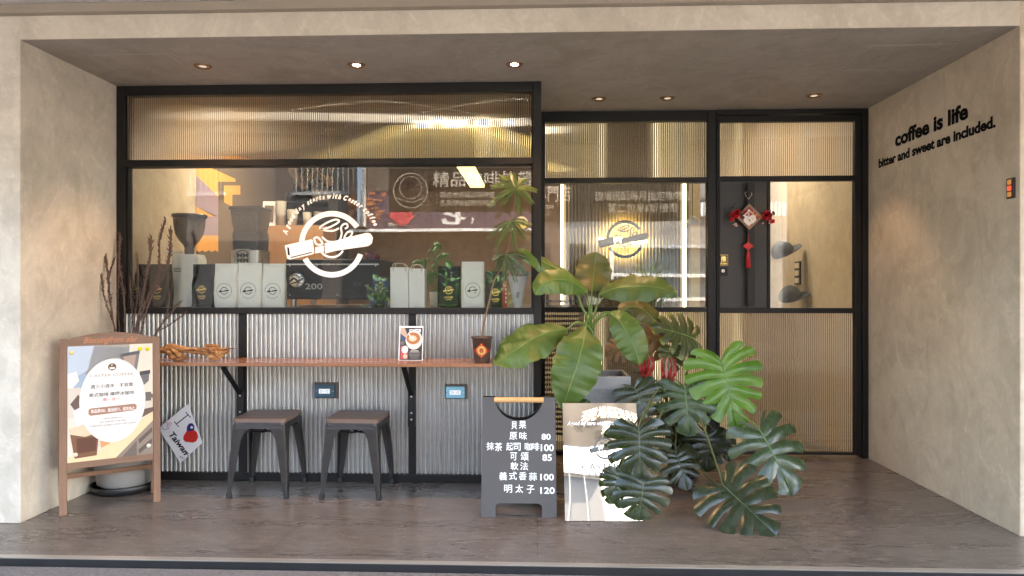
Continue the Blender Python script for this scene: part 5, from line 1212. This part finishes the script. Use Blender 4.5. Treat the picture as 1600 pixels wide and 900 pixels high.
# ================================================================ INSIDE THE SHOP
SZ = zs1 - .003                                      # display ledge
b = MB(); b.box(fx[0], .0, YW + .072, 5.15, SZ - .03, SZ, wood('ledge_wood', (.10, .06, .035), (.16, .10, .06), 0, .5)); tag(b.build('display_ledge', loc=(-1.2, 4.4, SZ - .03)), 'wooden display ledge inside the shop window carrying bags and machines', 'ledge')
YG = 4.36
M_BAGW = pm('white_pouch', (.90, .855, .77), .45, var=.05, bump=.2, bscale=22); M_BAGB = pm('black_pouch', (.009, .008, .007), .45, spec=.25, var=.2, bump=.2, bscale=22); M_BAGP = pm('white_paper', (.88, .84, .77), .6, var=.04, bump=.1, bscale=30)
def bag(px0, px1, py, lab, m, mark, Y=YG, grp=None, seal=True, depth=.07):
    a, c = at(px0, 470, Y), at(px1, 470, Y); x0, x1 = a.x, c.x; h = at(px0, py, Y).z - SZ; cx = (x0 + x1) / 2; w2 = (x1 - x0) / 2
    t = thing('coffee_pouch', lab, 'coffee bag', (cx, Y, SZ), 0, grp); b = MB(); rings = []; r = random.Random(int(px0))
    for z, d, w in ((0, .9, .97), (.03, 1.0, 1.0), (.12, 1.03, 1.0), (.22, 1.06, 1.0), (.32, 1.05, 1.0), (.42, .98, .995), (.52, .9, .99), (.62, .76, .985), (.70, .60, .975), (.78, .40, .97), (.86, .22, .97), (.93, .08, .97), (1.0, .05, .965)):
        ring = []
        for k in range(28):
            u = 2 * math.pi * k / 28; cxx = math.copysign(abs(math.cos(u)) ** .35, math.cos(u)); cyy = math.copysign(abs(math.sin(u)) ** .5, math.sin(u))
            ring.append(Vector((cx + w2 * w * cxx + r.uniform(-.001, .001), Y + depth / 2 * d * cyy * (1 + .12 * math.sin(z * 9 + cxx * 5 + px0)) + .011 * noise.noise(Vector((cxx * 2.2 + px0, z * 4.5, cyy))) * (1 if z > 0 else 0), SZ + .0005 + z * h)))
        rings.append(ring)
    b.loft(rings, m, True); body = b.build('pouch', t)
    b = MB(); f = Flat(b, (cx, Y - depth * .55, SZ + h * .38), (1, 0, 0), (0, 0, 1), .001, .0003)
    R_ = min(.048, w2 * .62)
    if mark == 'w': f.ring(0, 0, R_, R_ * 1.06, 0, 360, (150, 140, 128)); logo(f, 0, 0, R_ * .52, (30, 28, 26), None, False)
    elif mark == 'g': logo(f, 0, .01, R_ * .55, M_GOLD, None, True); f.text('CASTER', -R_ * .6, R_ * .6, -.042, -.030, M_GOLD, .02); f.text('COFFEE', -R_ * .4, R_ * .4, -.054, -.046, M_GOLD, .01)
    if seal: f.h += .0; 
    b.build('label', body)
    if seal:
        b = MB(); b.box(x0 + .006, x1 - .006, Y - .006, Y - .0035, SZ + h * .935, SZ + h * .945, m); b.build('seal', body)
    t.rotation_euler.z = R(r.uniform(-7, 7))
    return t
bag(197, 231, 413, 'black coffee pouch with gold logo at the far left of the window ledge', M_BAGB, 'g', 4.38, 'black coffee pouches')
bag(232, 269, 413, 'black coffee pouch with gold logo just left of the white grinder', M_BAGB, 'g', 4.38, 'black coffee pouches')
bag(302, 336, 413, 'black coffee pouch with gold logo just right of the white grinder', M_BAGB, 'g', 4.40, 'black coffee pouches')
bag(336.5, 372, 412, 'white coffee pouch with round logo, leftmost of the three white ones side by side', M_BAGW, 'w', 4.35, 'white coffee pouches')
bag(373, 410, 411, 'white coffee pouch with round logo, middle of the three white ones side by side', M_BAGW, 'w', 4.35, 'white coffee pouches')
bag(411, 447, 412, 'white coffee pouch with round logo standing against the black espresso machine', M_BAGW, 'w', 4.35, 'white coffee pouches')
bag(721, 757, 409, 'single tall white coffee pouch standing alone on the right of the ledge', M_BAGW, 'w', 4.33, 'white coffee pouches')
bag(684, 720, 416, 'black coffee pouch with gold logo left of the single tall white pouch', M_BAGB, 'g', 4.42, 'black coffee pouches')
bag(758, 791, 424, 'black coffee pouch with gold logo right of the single tall white pouch', M_BAGB, 'g', 4.42, 'black coffee pouches')
for px0, px1, py, lab in ((612, 640, 418, 'white paper carrier bag with twine handles beside the blue card'), (641, 665, 420, 'white paper carrier bag with twine handles nearer the single tall pouch')):
    Y = 4.36; a, c = at(px0, 470, Y), at(px1, 470, Y); h = at(px0, py, Y).z - SZ; t = thing('paper_carrier', lab, 'paper bag', ((a.x + c.x) / 2, Y, SZ), 0, 'white paper carrier bags'); b = MB()
    for a_ in ((a.x, c.x, Y - .04, Y - .038), (a.x, c.x, Y + .038, Y + .04), (a.x, a.x + .002, Y - .038, Y + .038), (c.x - .002, c.x, Y - .038, Y + .038)): b.box(*a_, SZ + .0005, SZ + h, M_BAGP)
    b.box(a.x + .002, c.x - .002, Y - .038, Y + .038, SZ + .0005, SZ + .003, M_BAGP); b.build('bag', t)
    b = MB(); M_TW = pm('cream_twine', (.62, .54, .40), .8)
    for s_ in (-1, 1):
        p, q = Vector((a.x + .02, Y + s_ * .036, SZ + h - .03)), Vector((c.x - .02, Y + s_ * .036, SZ + h - .03)); b.tube(spline([p, p + Vector((.0, -.01, .05)), p.lerp(q, .5) + Vector((.01, -.03 * s_, .055)), q + Vector((0, -.01, .04)), q], 5), .003, M_TW, 6)
    b.build('handle', t)

# white grinder with dark bean hopper
M_SMOKE = pm('smoked_hopper', (.06, .055, .055), .1, var=.3, scale=60); M_BEAN = pm('coffee_beans', (.07, .045, .03), .5, var=.8, scale=90, bump=1.0, bscale=70)
Y = 4.56; g = at(296, 470, Y)
t = thing('coffee_grinder', 'white coffee grinder with round smoked bean hopper near the left of the window', 'coffee grinder', (g.x, Y, SZ)); kx = Y / F
b = MB(); rings = []
for py, hw, d in ((479, 24, .09), (470, 23.5, .09), (430, 22, .085), (405, 21, .08), (398, 19, .07)):
    z = max(SZ + .0005, at(296, py, Y).z); rings.append([Vector((g.x + x, Y + y, z)) for x, y in rrect(-hw * kx, hw * kx, -d, d, .03, 5)])
b.loft(rings, M_WHITEMET, True); b.build('body', t)
b = MB(); z = at(296, 420, Y).z
for k in range(3): b.box(g.x - .06, g.x - .01, Y - .0905, Y - .089, z - k * .011, z - k * .011 + .004, M_BLACK)
b.build('vents', t)
b = MB(); zz = lambda py: at(296, py, Y).z - SZ
b.lathe([(.030, zz(398)), (.032, zz(390)), (7 * kx, zz(388)), (9 * kx, zz(383)), (15 * kx, zz(376)), (20 * kx, zz(367)), (22.6 * kx, zz(357)), (23.6 * kx, zz(348)), (24 * kx, zz(341)), (0, zz(341))], (g.x, Y, SZ), M_BEAN, 28); b.build('hopper', t)
b = MB(); b.lathe([(0, zz(335)), (26 * kx, zz(335.5)), (26.5 * kx, zz(337)), (26 * kx, zz(340)), (24 * kx, zz(341.2))], (g.x, Y, SZ), M_SMOKE, 28); b.build('lid', t)
b = MB(); b.tube([(g.x - .02, Y - .05, SZ + zz(395)), (g.x - .12, Y - .09, SZ + zz(394))], .008, M_STEEL, 8); b.build('lever', t)
# tall grinder
Y = 4.95; g = at(392, 470, Y); kx = Y / F; zz = lambda py: at(392, py, Y).z - SZ
t = thing('coffee_grinder', 'tall steel coffee grinder with square hopper full of beans behind the white pouches', 'coffee grinder', (g.x, Y, SZ))
b = MB(); sq = lambda hw, z, ox=0: [Vector((g.x + ox + x, Y + y, SZ + z)) for x, y in rrect(-hw * kx, hw * kx, -hw * kx, hw * kx, .02, 4)]
b.loft([sq(24, .0005), sq(23, zz(412)), sq(23, zz(392))], M_STEEL, True); b.build('body', t)
b = MB(); b.loft([sq(21, zz(392)), sq(22, zz(372)), sq(21, zz(363))], M_BLKPLASTIC, True); b.build('collar', t)
b = MB(); b.loft([sq(20, zz(363)), sq(22, zz(350)), sq(24, zz(330))], M_BEAN, True); b.build('hopper', t)
b = MB(); b.loft([sq(25, zz(330)), sq(26, zz(328)), sq(25, zz(325))], M_BLKPLASTIC, True); b.build('lid', t)
b = MB(); f = Flat(b, (at(379, 402, Y - .11).x, Y - 23.3 * kx - .001, at(379, 402, Y - .1).z), (1, 0, 0), (0, 0, 1)); f.rect(-.055, .055, -.055, .06, (190, 186, 178)); f.ring(0, .0, .047, .052, 25, 155, (40, 38, 38)); f.text('MM', -.042, .042, 0, .028, (40, 38, 38), .04); f.text('MM', -.042, .042, -.036, -.008, (40, 38, 38), .04); b.build('badge', t)
# espresso machine
Y = 4.50; a, c = at(446.5, 478, Y), at(592, 405, Y)
t = thing('espresso_machine', 'black espresso machine back with silver round badge and number 200', 'coffee machine', ((a.x + c.x) / 2, Y, SZ))
b = MB(); b.box(a.x, c.x, Y, Y + .5, SZ + .05, c.z, pm('machine_black', (.008, .0075, .007), .4, var=.15, spec=.25)); b.build('body', t, bevel=.006)
b = MB(); zl = at(500, 463, Y).z; b.box(a.x + .004, c.x - .004, Y - .003, Y + .001, zl, zl + .004, M_BLKPLASTIC)
b.box(a.x, c.x, Y - .002, Y + .02, at(500, 414, Y).z, at(500, 412, Y).z, M_STEEL); 
for px, py in ((453, 415), (495, 415), (545, 415), (587, 415), (453, 461), (527, 461)): b.lathe([(0, .004), (.005, .003), (.006, 0)], at(px, py, Y - .001), M_STEEL, 10, axis=(0, -1, 0))
for x in (a.x + .04, c.x - .04):
    for y in (Y + .04, Y + .45): b.lathe([(.02, .0), (.02, .05)], (x, y, SZ + .0005), M_STEEL, 12)
b.build('trim', t)
e = at(464, 437.5, Y); b = MB(); b.lathe([(0, .006), (.045, .006), (.050, .004), (.052, 0)], (e.x, Y - .0005, e.z), M_STEEL, 28, axis=(0, -1, 0)); f = Flat(b, (e.x, Y - .0065, e.z), (1, 0, 0), (0, 0, 1)); f.stroke([(-.045, -.01), (-.02, .012), (.01, -.006), (.045, .012)], .012, (60, 58, 58)); f.stroke([(-.035, .022), (-.01, .034), (.02, .018), (.038, .03)], .007, (70, 68, 66)); f.stroke([(-.04, -.026), (0, -.014), (.04, -.024)], .007, (80, 78, 76)); b.build('round_badge', t)
p, q = at(477, 452, Y), at(504, 443, Y); b = MB(); f = Flat(b, (0, Y - .0012, 0), (1, 0, 0), (0, 0, 1)); f.text('200', p.x, q.x, p.z, q.z, (190, 184, 176), .01); b.build('number', t)
p, q = at(563, 447, Y), at(553, 440, Y); b = MB()
for dx in (0, .03): b.box(q.x + dx, q.x + dx + .018, Y - .004, Y - .0005, p.z, q.z, M_BLKPLASTIC)
b.build('switches', t)
zc = at(592, 405, Y).z
for i, (px, c_, lab) in enumerate(((583, (150, 96, 110), 'mauve cup on top of the espresso machine'), (600 - 9, (150, 40, 44), 'dark red cup on top of the espresso machine'),)):
    p = at(px, 404, Y + .1 + .14 * i); b = MB(); b.lathe([(0, .001), (.028, .001), (.036, .045), (.033, .045), (.026, .006), (0, .005)], (p.x - .02, Y + .1 + .14 * i, zc + .0005), ink(c_), 20); tag(b.build('coffee_cup', loc=(p.x, Y + .1 + .14 * i, zc)), lab, 'cup')
# wooden box cabinet, frame, cups, black shelf with dried plants (deeper in the room)
Y = 6.0; a, c = at(412, 450, Y), at(505, 352, Y)
b = MB(); b.box(a.x, c.x, Y, Y + .4, 0, c.z, M_CAB); tag(b.build('wooden_cabinet', loc=(a.x, Y, 0), bevel=.004), 'orange brown wooden cabinet behind the tall grinder', 'cabinet'); zc = c.z + .001
p = at(420, 332, Y + .12); t = thing('picture_frame', 'white picture frame with dark picture leaning on the wooden cabinet', 'picture frame', (p.x, Y + .12, zc))
b = MB(); b.obox((p.x - .055, Y + .1, zc), (.115, .02, 0), (0, .012, 0), (-.012, .05, .235), M_WHITE); b.build('frame', t, bevel=.002); b = MB(); b.obox((p.x - .035, Y + .104, zc + .04), (.075, .013, 0), (0, .004, 0), (-.008, .034, .155), pm('picture_dark', (.10, .05, .035), .5)); b.build('picture', t)
def cups(px, py0, py1, Y, z, lab, hwp=8.5):
    p = at(px, py1, Y); h = at(px, py0, Y).z - z; b = MB(); n = max(2, int(h / .02)); r = hwp * Y / F; pr = [(0, 0), (r * .78, 0)]
    for k in range(n): zz_ = h * (.45 + .55 * k / n); pr += [(r * (.86 + .10 * k / n), zz_), (r * (.93 + .10 * k / n), zz_ + .004), (r * (.93 + .10 * k / n), zz_ + .008), (r * (.87 + .10 * k / n), zz_ + .009)]
    pr += [(r * .98, h), (r * .9, h), (r * .8, h * .8)]; b.lathe(pr, (p.x, Y, z + .0005), pm('paper_cup', (.46, .42, .36), .6, var=.06), 20); tag(b.build('cup_stack', loc=(p.x, Y, z)), lab, 'paper cups', 'stacks of paper cups')
cups(439, 315, 352, Y + .12, zc, 'tall stack of white paper cups beside the picture frame'); cups(457, 328, 356, Y + .1, zc, 'short stack of white paper cups left of the black shelf'); cups(480, 332, 356, Y + .1, zc, 'stack of white paper cups in front of the black shelf', 7)
Y = 6.5; a, c = at(441, 350, Y), at(528, 262, Y)
t = thing('black_shelf', 'black open shelf unit hanging behind the espresso machine', 'shelf', (a.x, Y, 1.0)); M_SHELF = pm('black_shelf_board', (.012, .011, .010), .6)
b = MB(); b.box(a.x, c.x, Y + .35, Y + .37, 0, 2.5, M_SHELF); b.box(c.x - .09, c.x, Y, Y + .349, 0, 2.5, M_SHELF); b.box(a.x, a.x + .02, Y + .1, Y + .349, 0, at(441, 299, Y).z, M_SHELF); b.build('panel', t)
zs_ = at(480, 313, Y).z; b = MB(); b.box(a.x + .021, c.x - .091, Y, Y + .349, zs_ - .02, zs_, M_SHELF); b.box(a.x + .021, c.x - .091, Y, Y + .349, at(480, 342, Y).z - .02, at(480, 342, Y).z, M_SHELF); b.build('shelf_board', t)
cups(496, 286, 312, Y + .15, zs_, 'white paper cups on the black shelf, the left stack', 9); cups(511, 290, 312, Y + .15, zs_, 'white paper cups on the black shelf, the right stack', 7)
cups(497, 345 - 14, 342, Y + .15, at(480, 342, Y).z, 'white paper cups on the lower board of the black shelf', 7)
t = thing('dried_plant', 'trailing dried plant hanging above the black shelf', 'plant', at(495, 262, Y)); b = MB(); M_DRY = pm('dry_frond', (.14, .085, .04), .8, var=.5, scale=20); M_DRYG = pm('dry_frond_green', (.10, .12, .05), .7, var=.4, scale=20)
for k in range(70):
    p = at(rnd.uniform(470, 520), 255, Y + rnd.uniform(-.1, .1)); q = at(rnd.uniform(455, 522), rnd.uniform(262, 300), Y + rnd.uniform(-.2, .2)); b.tube(spline([p, p.lerp(q, .5) + Vector((rnd.uniform(-.06, .06), 0, .03)), q], 4), [.006] * 8 + [.002], M_DRYG if k % 3 == 0 else M_DRY, 5)
b.build('frond', t); b = MB(); p = at(500, 285, Y - .02); rough_tube(b, [at(452, 258, Y), at(468, 282, Y), at(478, 296, Y)], [.05, .045, .03], M_DRY, 3); rough_tube(b, [at(505, 274, Y), at(512, 282, Y), at(516, 292, Y)], [.04, .06, .03], M_DRY, 5); b.build('bark', t)
# blue card with a small plant
Y = 4.34; cs_ = [at(577, 481, Y), at(604, 481, Y), at(612, 440, Y), at(581, 433, Y)]; O = cs_[0]; X = (cs_[1] - cs_[0]).normalized()
b = MB(); f = Flat(b, (O.x, Y, SZ), (1, 0, 0), Vector((0, .1, 1)), 0, .0004); pl = [((c.x - O.x), max(0, c.z - SZ)) for c in cs_]; b.prism(pl, (O.x, Y, SZ + .0005), (1, 0, 0), Vector((0, .1, 1)), .003, ink((58, 70, 104)))
f.h = .0008; f.text('花', .028, .068, .112, .152, (224, 226, 232), .0, .1); f.text('山', .062, .096, .096, .134, (224, 226, 232), .0, .1); f.text('椒', .088, .122, .072, .116, (224, 226, 232), 0, .1)
tag(b.build('blue_card', loc=(O.x, Y, SZ)), 'dark blue card with white brush characters leaning in the window', 'card')
def leafy(name, lab, px, Y, base_z, tips, mat, ll, wl=.3, pot=None, n=5, seed=1):
    r = random.Random(seed); p0 = Vector((at(px, 450, Y).x, Y, base_z)); t = thing(name, lab, 'plant', p0); b = MB()
    for x, y in tips:
        q = at(x, y, Y + r.uniform(-.06, .06)); pp = spline([p0 + Vector((0, 0, .02)), p0.lerp(q, .5) + Vector((0, 0, .04)), q], 5); b.tube(pp, .003, mat, 5)
        for k in range(n):
            c = pp[-1 - k * 2 if k * 2 < len(pp) - 2 else -1]; d = Vector((r.uniform(-1, 1), r.uniform(-1, .3), r.uniform(-.3, 1))).normalized(); blade(b, [c, c + d * ll * .5 + Vector((0, 0, .01)), c + d * ll], ll * wl, (r.uniform(-.4, .4), -1, .6), mat, .2, .1, 5, k)
    b.build('foliage', t)
    b = MB(); c_, w_, h_ = pot; b.lathe([(0, 0), (w_ * .8, 0), (w_, h_), (w_ * .9, h_), (w_ * .8, h_ * .8), (0, h_ * .8)], p0 + Vector((0, 0, .0005)), c_, 18); b.build('pot', t)
GI = leafmat('indoor_leaf', (.08, .17, .03), (.14, .25, .05), (.25, .35, .12), .35, None, 0, .3); GI2 = leafmat('indoor_leaf_dark', (.02, .04, .015), (.04, .07, .02), (.08, .12, .05), .35)
leafy('window_plant', 'small dark leafy plant in front of the blue card', 592, 4.30, SZ, [(575, 452), (590, 446), (604, 458), (580, 464), (610, 468), (596, 455)], GI2, .045, .22, (M_BLKPLASTIC, .03, .03), 5, 3)
leafy('window_plant', 'leafy green plant in a tiny white pot above the black pouch', 682, 4.62, SZ + .0, [(660, 410), (675, 384), (690, 390), (700, 418), (668, 396), (684, 402), (655, 420)], GI, .075, .26, (M_WHITE, .05, .1), 4, 4)
leafy('window_plant', 'low bright green plant behind the single tall pouch', 712, 4.52, SZ, [(695, 428), (708, 424), (718, 440), (690, 450), (760, 440), (772, 436), (700, 462)], GI, .09, .24, (M_BLKPLASTIC, .05, .06), 4, 5)
# bouquet, red card
Y = 4.36; p = at(809, 478, Y); t = thing('wrapped_bouquet', 'small wrapped bouquet of pale dried flowers at the right end of the ledge', 'bouquet', (p.x, Y, SZ))
b = MB(); rings = []
for z, w, d in ((0, .026, .024), (.06, .034, .03), (.14, .046, .036), (.20, .062, .045)): rings.append([Vector((p.x + x * (1 + .12 * math.sin(k * 2.1)), Y + y, SZ + .0005 + z)) for k, (x, y) in enumerate(circ(0, 0, w, 24, d))])
b.loft(rings, pm('bouquet_wrap', (.66, .64, .66), .4, var=.1), True); f = Flat(b, (p.x, Y - .041, SZ + .08), (1, 0, 0), (0, .1, 1)); f.text('順', -.012, .012, -.02, .02, (70, 66, 70), 0, .2); b.build('wrapping', t)
b = MB()
for k in range(16): bloom(b, Vector((p.x + rnd.uniform(-.065, .06), Y + rnd.uniform(-.03, .03), SZ + rnd.uniform(.20, .29))), .028, (M_PINK, pm('pale_flower', (.62, .52, .42), .7), pm('lilac_flower', (.42, .38, .55), .7), pm('mint_flower', (.30, .52, .44), .7))[k % 4], 9, k)
b.build('flowers', t)
a, c = at(785, 480, 4.33), at(792.5, 438, 4.33); b = MB(); b.obox((a.x, 4.33, SZ + .0005), (c.x - a.x, 0, 0), (0, .004, 0), (0, .012, c.z - SZ), ink((206, 44, 48))); f = Flat(b, (a.x, 4.3295, SZ), (1, 0, 0), (0, .07, 1)); f.rect(.004, .012, .14, .158, (232, 206, 70))
for k in range(5): f.rect(.018, .026, .03 + k * .026, .046 + k * .026, (240, 232, 226))
tag(b.build('red_card', loc=(a.x, 4.33, SZ)), 'narrow red card with white marks beside the bouquet', 'card')
# linear lamps
M_STRIP = emit('strip_lamp_glow', (1, .72, .25), .14)
t = thing('linear_lamp', 'long yellow glowing strip lamp seen high through the window', 'ceiling lamp', (-.45, 6.3, 2.4)); e0 = at(746, 293, 7.3)
b = MB(); b.box(e0.x - .075, e0.x + .075, 4.9, 7.3, e0.z, e0.z + .03, M_STRIP); b.build('diffuser', t); b = MB(); b.box(e0.x - .08, e0.x + .08, 4.88, 7.32, e0.z + .0305, e0.z + .07, M_BLACK)
for y in (5.2, 7.0): b.tube([(e0.x, y, e0.z + .07), (e0.x, y, ZI - .001)], .003, M_BLACK, 6)
b.build('housing', t)
for x, y, lab, n_ in ((-1.9, 5.35, 'unseen warm ceiling panel lamp added behind the ribbed glass at the left', 18), (1.75, 6.2, 'unseen warm ceiling panel lamp added behind the ribbed glass over the door', 13), (-.75, 5.4, 'unseen warm ceiling panel lamp added behind the middle of the ribbed glass', 4.6), (-1.6, 6.9, 'unseen warm ceiling panel lamp added near the black shelf', 2), (.35, 7.2, 'unseen warm ceiling panel lamp added left of the glowing screen', 5)):
    t = thing('added_panel_lamp', lab, 'ceiling lamp', (x, y, ZI), 0, 'added warm lamps inside the shop'); b = MB()  # unseen panels, added to brighten the room behind the glass
    for q in ((-.3, .3, -.3, -.27), (-.3, .3, .27, .3), (-.3, -.27, -.27, .27), (.27, .3, -.27, .27)): b.box(x + q[0], x + q[1], y + q[2], y + q[3], ZI - .03, ZI - .001, M_WHITE)
    b.build('frame', t); b = MB(); b.box(x - .269, x + .269, y - .269, y + .269, ZI - .02, ZI - .012, emit('added_panel_glow_%d' % round(n_), (1, .84, .63), n_ * .1)); b.build('diffuser', t)
# lit slatted screen with the shop's mark behind the side light
Y = 5.75; a, c = at(876, 450, Y).x, at(1071, 450, Y).x
t = thing('slatted_screen', 'ribbed brown screen with glowing yellow edges behind the sidelight window', 'screen', ((a + c) / 2, Y, 0))
M_SCR = pm('ribbed_screen', (.17, .12, .08), .22, var=.2, scale=3, stretch=(20, 20, .5), spec=.8)
b = MB(); ribbed(b, a + .03, c - .03, 0, 2.5, Y, .028, .012, M_SCR, 8, True); b.box(a + .03, c - .03, Y + .002, Y + .03, 0, 2.5, M_SCR); b.build('ribbed_panel', t)
for x in (a, c - .024): b = MB(); b.box(x, x + .024, Y - .03, Y - .004, 0, 2.5, emit('led_edge', (1, .80, .42), .28)); b.build('led_strip', t)
ctr = at(1075 / 1, 0, Y); lc = at(830 + 500 / 3.46, 240 + 467 / 3.46, Y); k = (at(830 + 600 / 3.46, 400, Y).x - at(830 + 500 / 3.46, 400, Y).x) / 100
t = thing('backlit_logo', 'black round logo sign with a yellow halo on the ribbed screen', 'sign', (lc.x, Y, lc.z))
b = MB(); f = Flat(b, (lc.x, Y - .075, lc.z), (1, 0, 0), (0, 0, 1), 0, 0, k); f.thick = .012; logo(f, 0, 0, 102, M_BLKPLASTIC, None, True); b.build('letters', t)
b = MB(); f = Flat(b, (lc.x, Y - .062, lc.z), (-1, 0, 0), (0, 0, 1), 0, 0, k); f.thick = .004; f.ring(0, 0, 88, 100, 0, 146, emit('halo_led', (1, .78, .26), 2.2), 24); f.ring(0, 0, 88, 100, 200, 332, emit('halo_led', (1, .78, .26), 2.2), 24); f.rect(-120, 140, -18, 10, emit('halo_led', (1, .78, .26), 2.2)); b.build('halo', t)
p = at(1082, 350, 5.3); t = thing('pendant_lamp', 'small white cone pendant lamp seen through the sidelight window', 'pendant lamp', p)
b = MB(); b.lathe([(.012, .06), (.02, .055), (.055, 0), (.05, 0), (.018, .048)], p, M_WHITE, 20); b.build('shade', t); b = MB(); b.tube([p + Vector((0, 0, .06)), Vector((p.x, p.y, ZI - .001))], .003, M_BLACK, 6); b.build('cord', t)
b = MB(); p0, p1 = at(1080, 450, 5.9), at(1094, 450, 5.9); b.box(p0.x, p1.x, 5.9, 6.0, 0, ZI - .001, M_INNER); tag(b.build('timber_post', loc=(p0.x, 5.9, 0)), 'tan post standing right of the glowing screen', 'post')
# caps and switch on the inside wall
M_CAP = pm('grey_cap', (.085, .088, .10), .85, var=.3, scale=12, bump=.2, bscale=200)
for px, py, Y, lab, rot in ((1224, 396, 6.05, 'grey cap hung high on the inside wall, peak raised', .5), (1236, 466, 5.95, 'darker grey cap hung low on the inside wall under the other one', .35)):
    p = at(px, py, Y); p.x = min(p.x, XR - .12); t = thing('hanging_cap', lab, 'cap', p, 0, 'caps on the inside wall'); Ax = Vector((math.sin(-rot), -.25, math.cos(rot))).normalized()
    b = MB(); b.lathe([(.098 * math.cos(R(a)), .115 * math.sin(R(a))) for a in range(0, 91, 10)], p, M_CAP, 20, axis=Ax); b.build('crown', t)
    b = MB(); d = Vector((math.cos(rot), -.35, math.sin(rot))).normalized(); s_ = Ax.cross(d).normalized(); pts = [p + d * (.09 * math.cos(R(a)) + (.075 * math.cos(R(a)) if abs(a) < 70 else 0)) + s_ * .09 * math.sin(R(a)) for a in range(-80, 81, 10)]; b.add(pts + [q - Ax * .006 for q in pts], [tuple(range(17)), tuple(range(33, 16, -1))] + [(i, i + 17, i + 18, i + 1) for i in range(16)], M_CAP); b.build('peak', t)
p, q = atx(1243, 445, XR - .012), atx(1252, 408, XR - .012); t = thing('light_switch', 'dark switch plate with three cream rockers on the inside wall', 'switch', (XR - .012, (p.y + q.y) / 2, (p.z + q.z) / 2)); y0, y1 = sorted((p.y, q.y)); b = MB(); b.box(XR - .022, XR - .0125, y0, y1, p.z, q.z, M_BLKPLASTIC); b.build('plate', t, bevel=.001)
for k in range(3): z = p.z + (q.z - p.z) * (.18 + .32 * k); b = MB(); b.box(XR - .028, XR - .0223, y0 + (y1 - y0) * .15, y1 - (y1 - y0) * .15, z - .022, z + .022, pm('cream_rocker', (.66, .56, .42), .4)); b.build('rocker', t, bevel=.001)
# blind of dark slats behind the lower ribbed glass
b = MB(); x0, x1 = c0 + .04, dX(905)
for k in range(28): b.box(x0, x1, YD + .16, YD + .185, .12 + k * .036, .139 + k * .036, pm('dark_slat', (.05, .03, .022), .5))
b.box(x0, x0 + .02, YD + .186, YD + .2, .05, 1.15, M_BLACK); b.box(x1 - .02, x1, YD + .186, YD + .2, .05, 1.15, M_BLACK); b.box(x0, x0 + .02, YD + .16, YD + .186, 0, .119, M_BLACK); b.box(x1 - .02, x1, YD + .16, YD + .186, 0, .119, M_BLACK)
tag(b.build('slatted_rack', loc=(x0, YD + .17, 0)), 'dark horizontal slats standing behind the lower ribbed glass', 'rack')
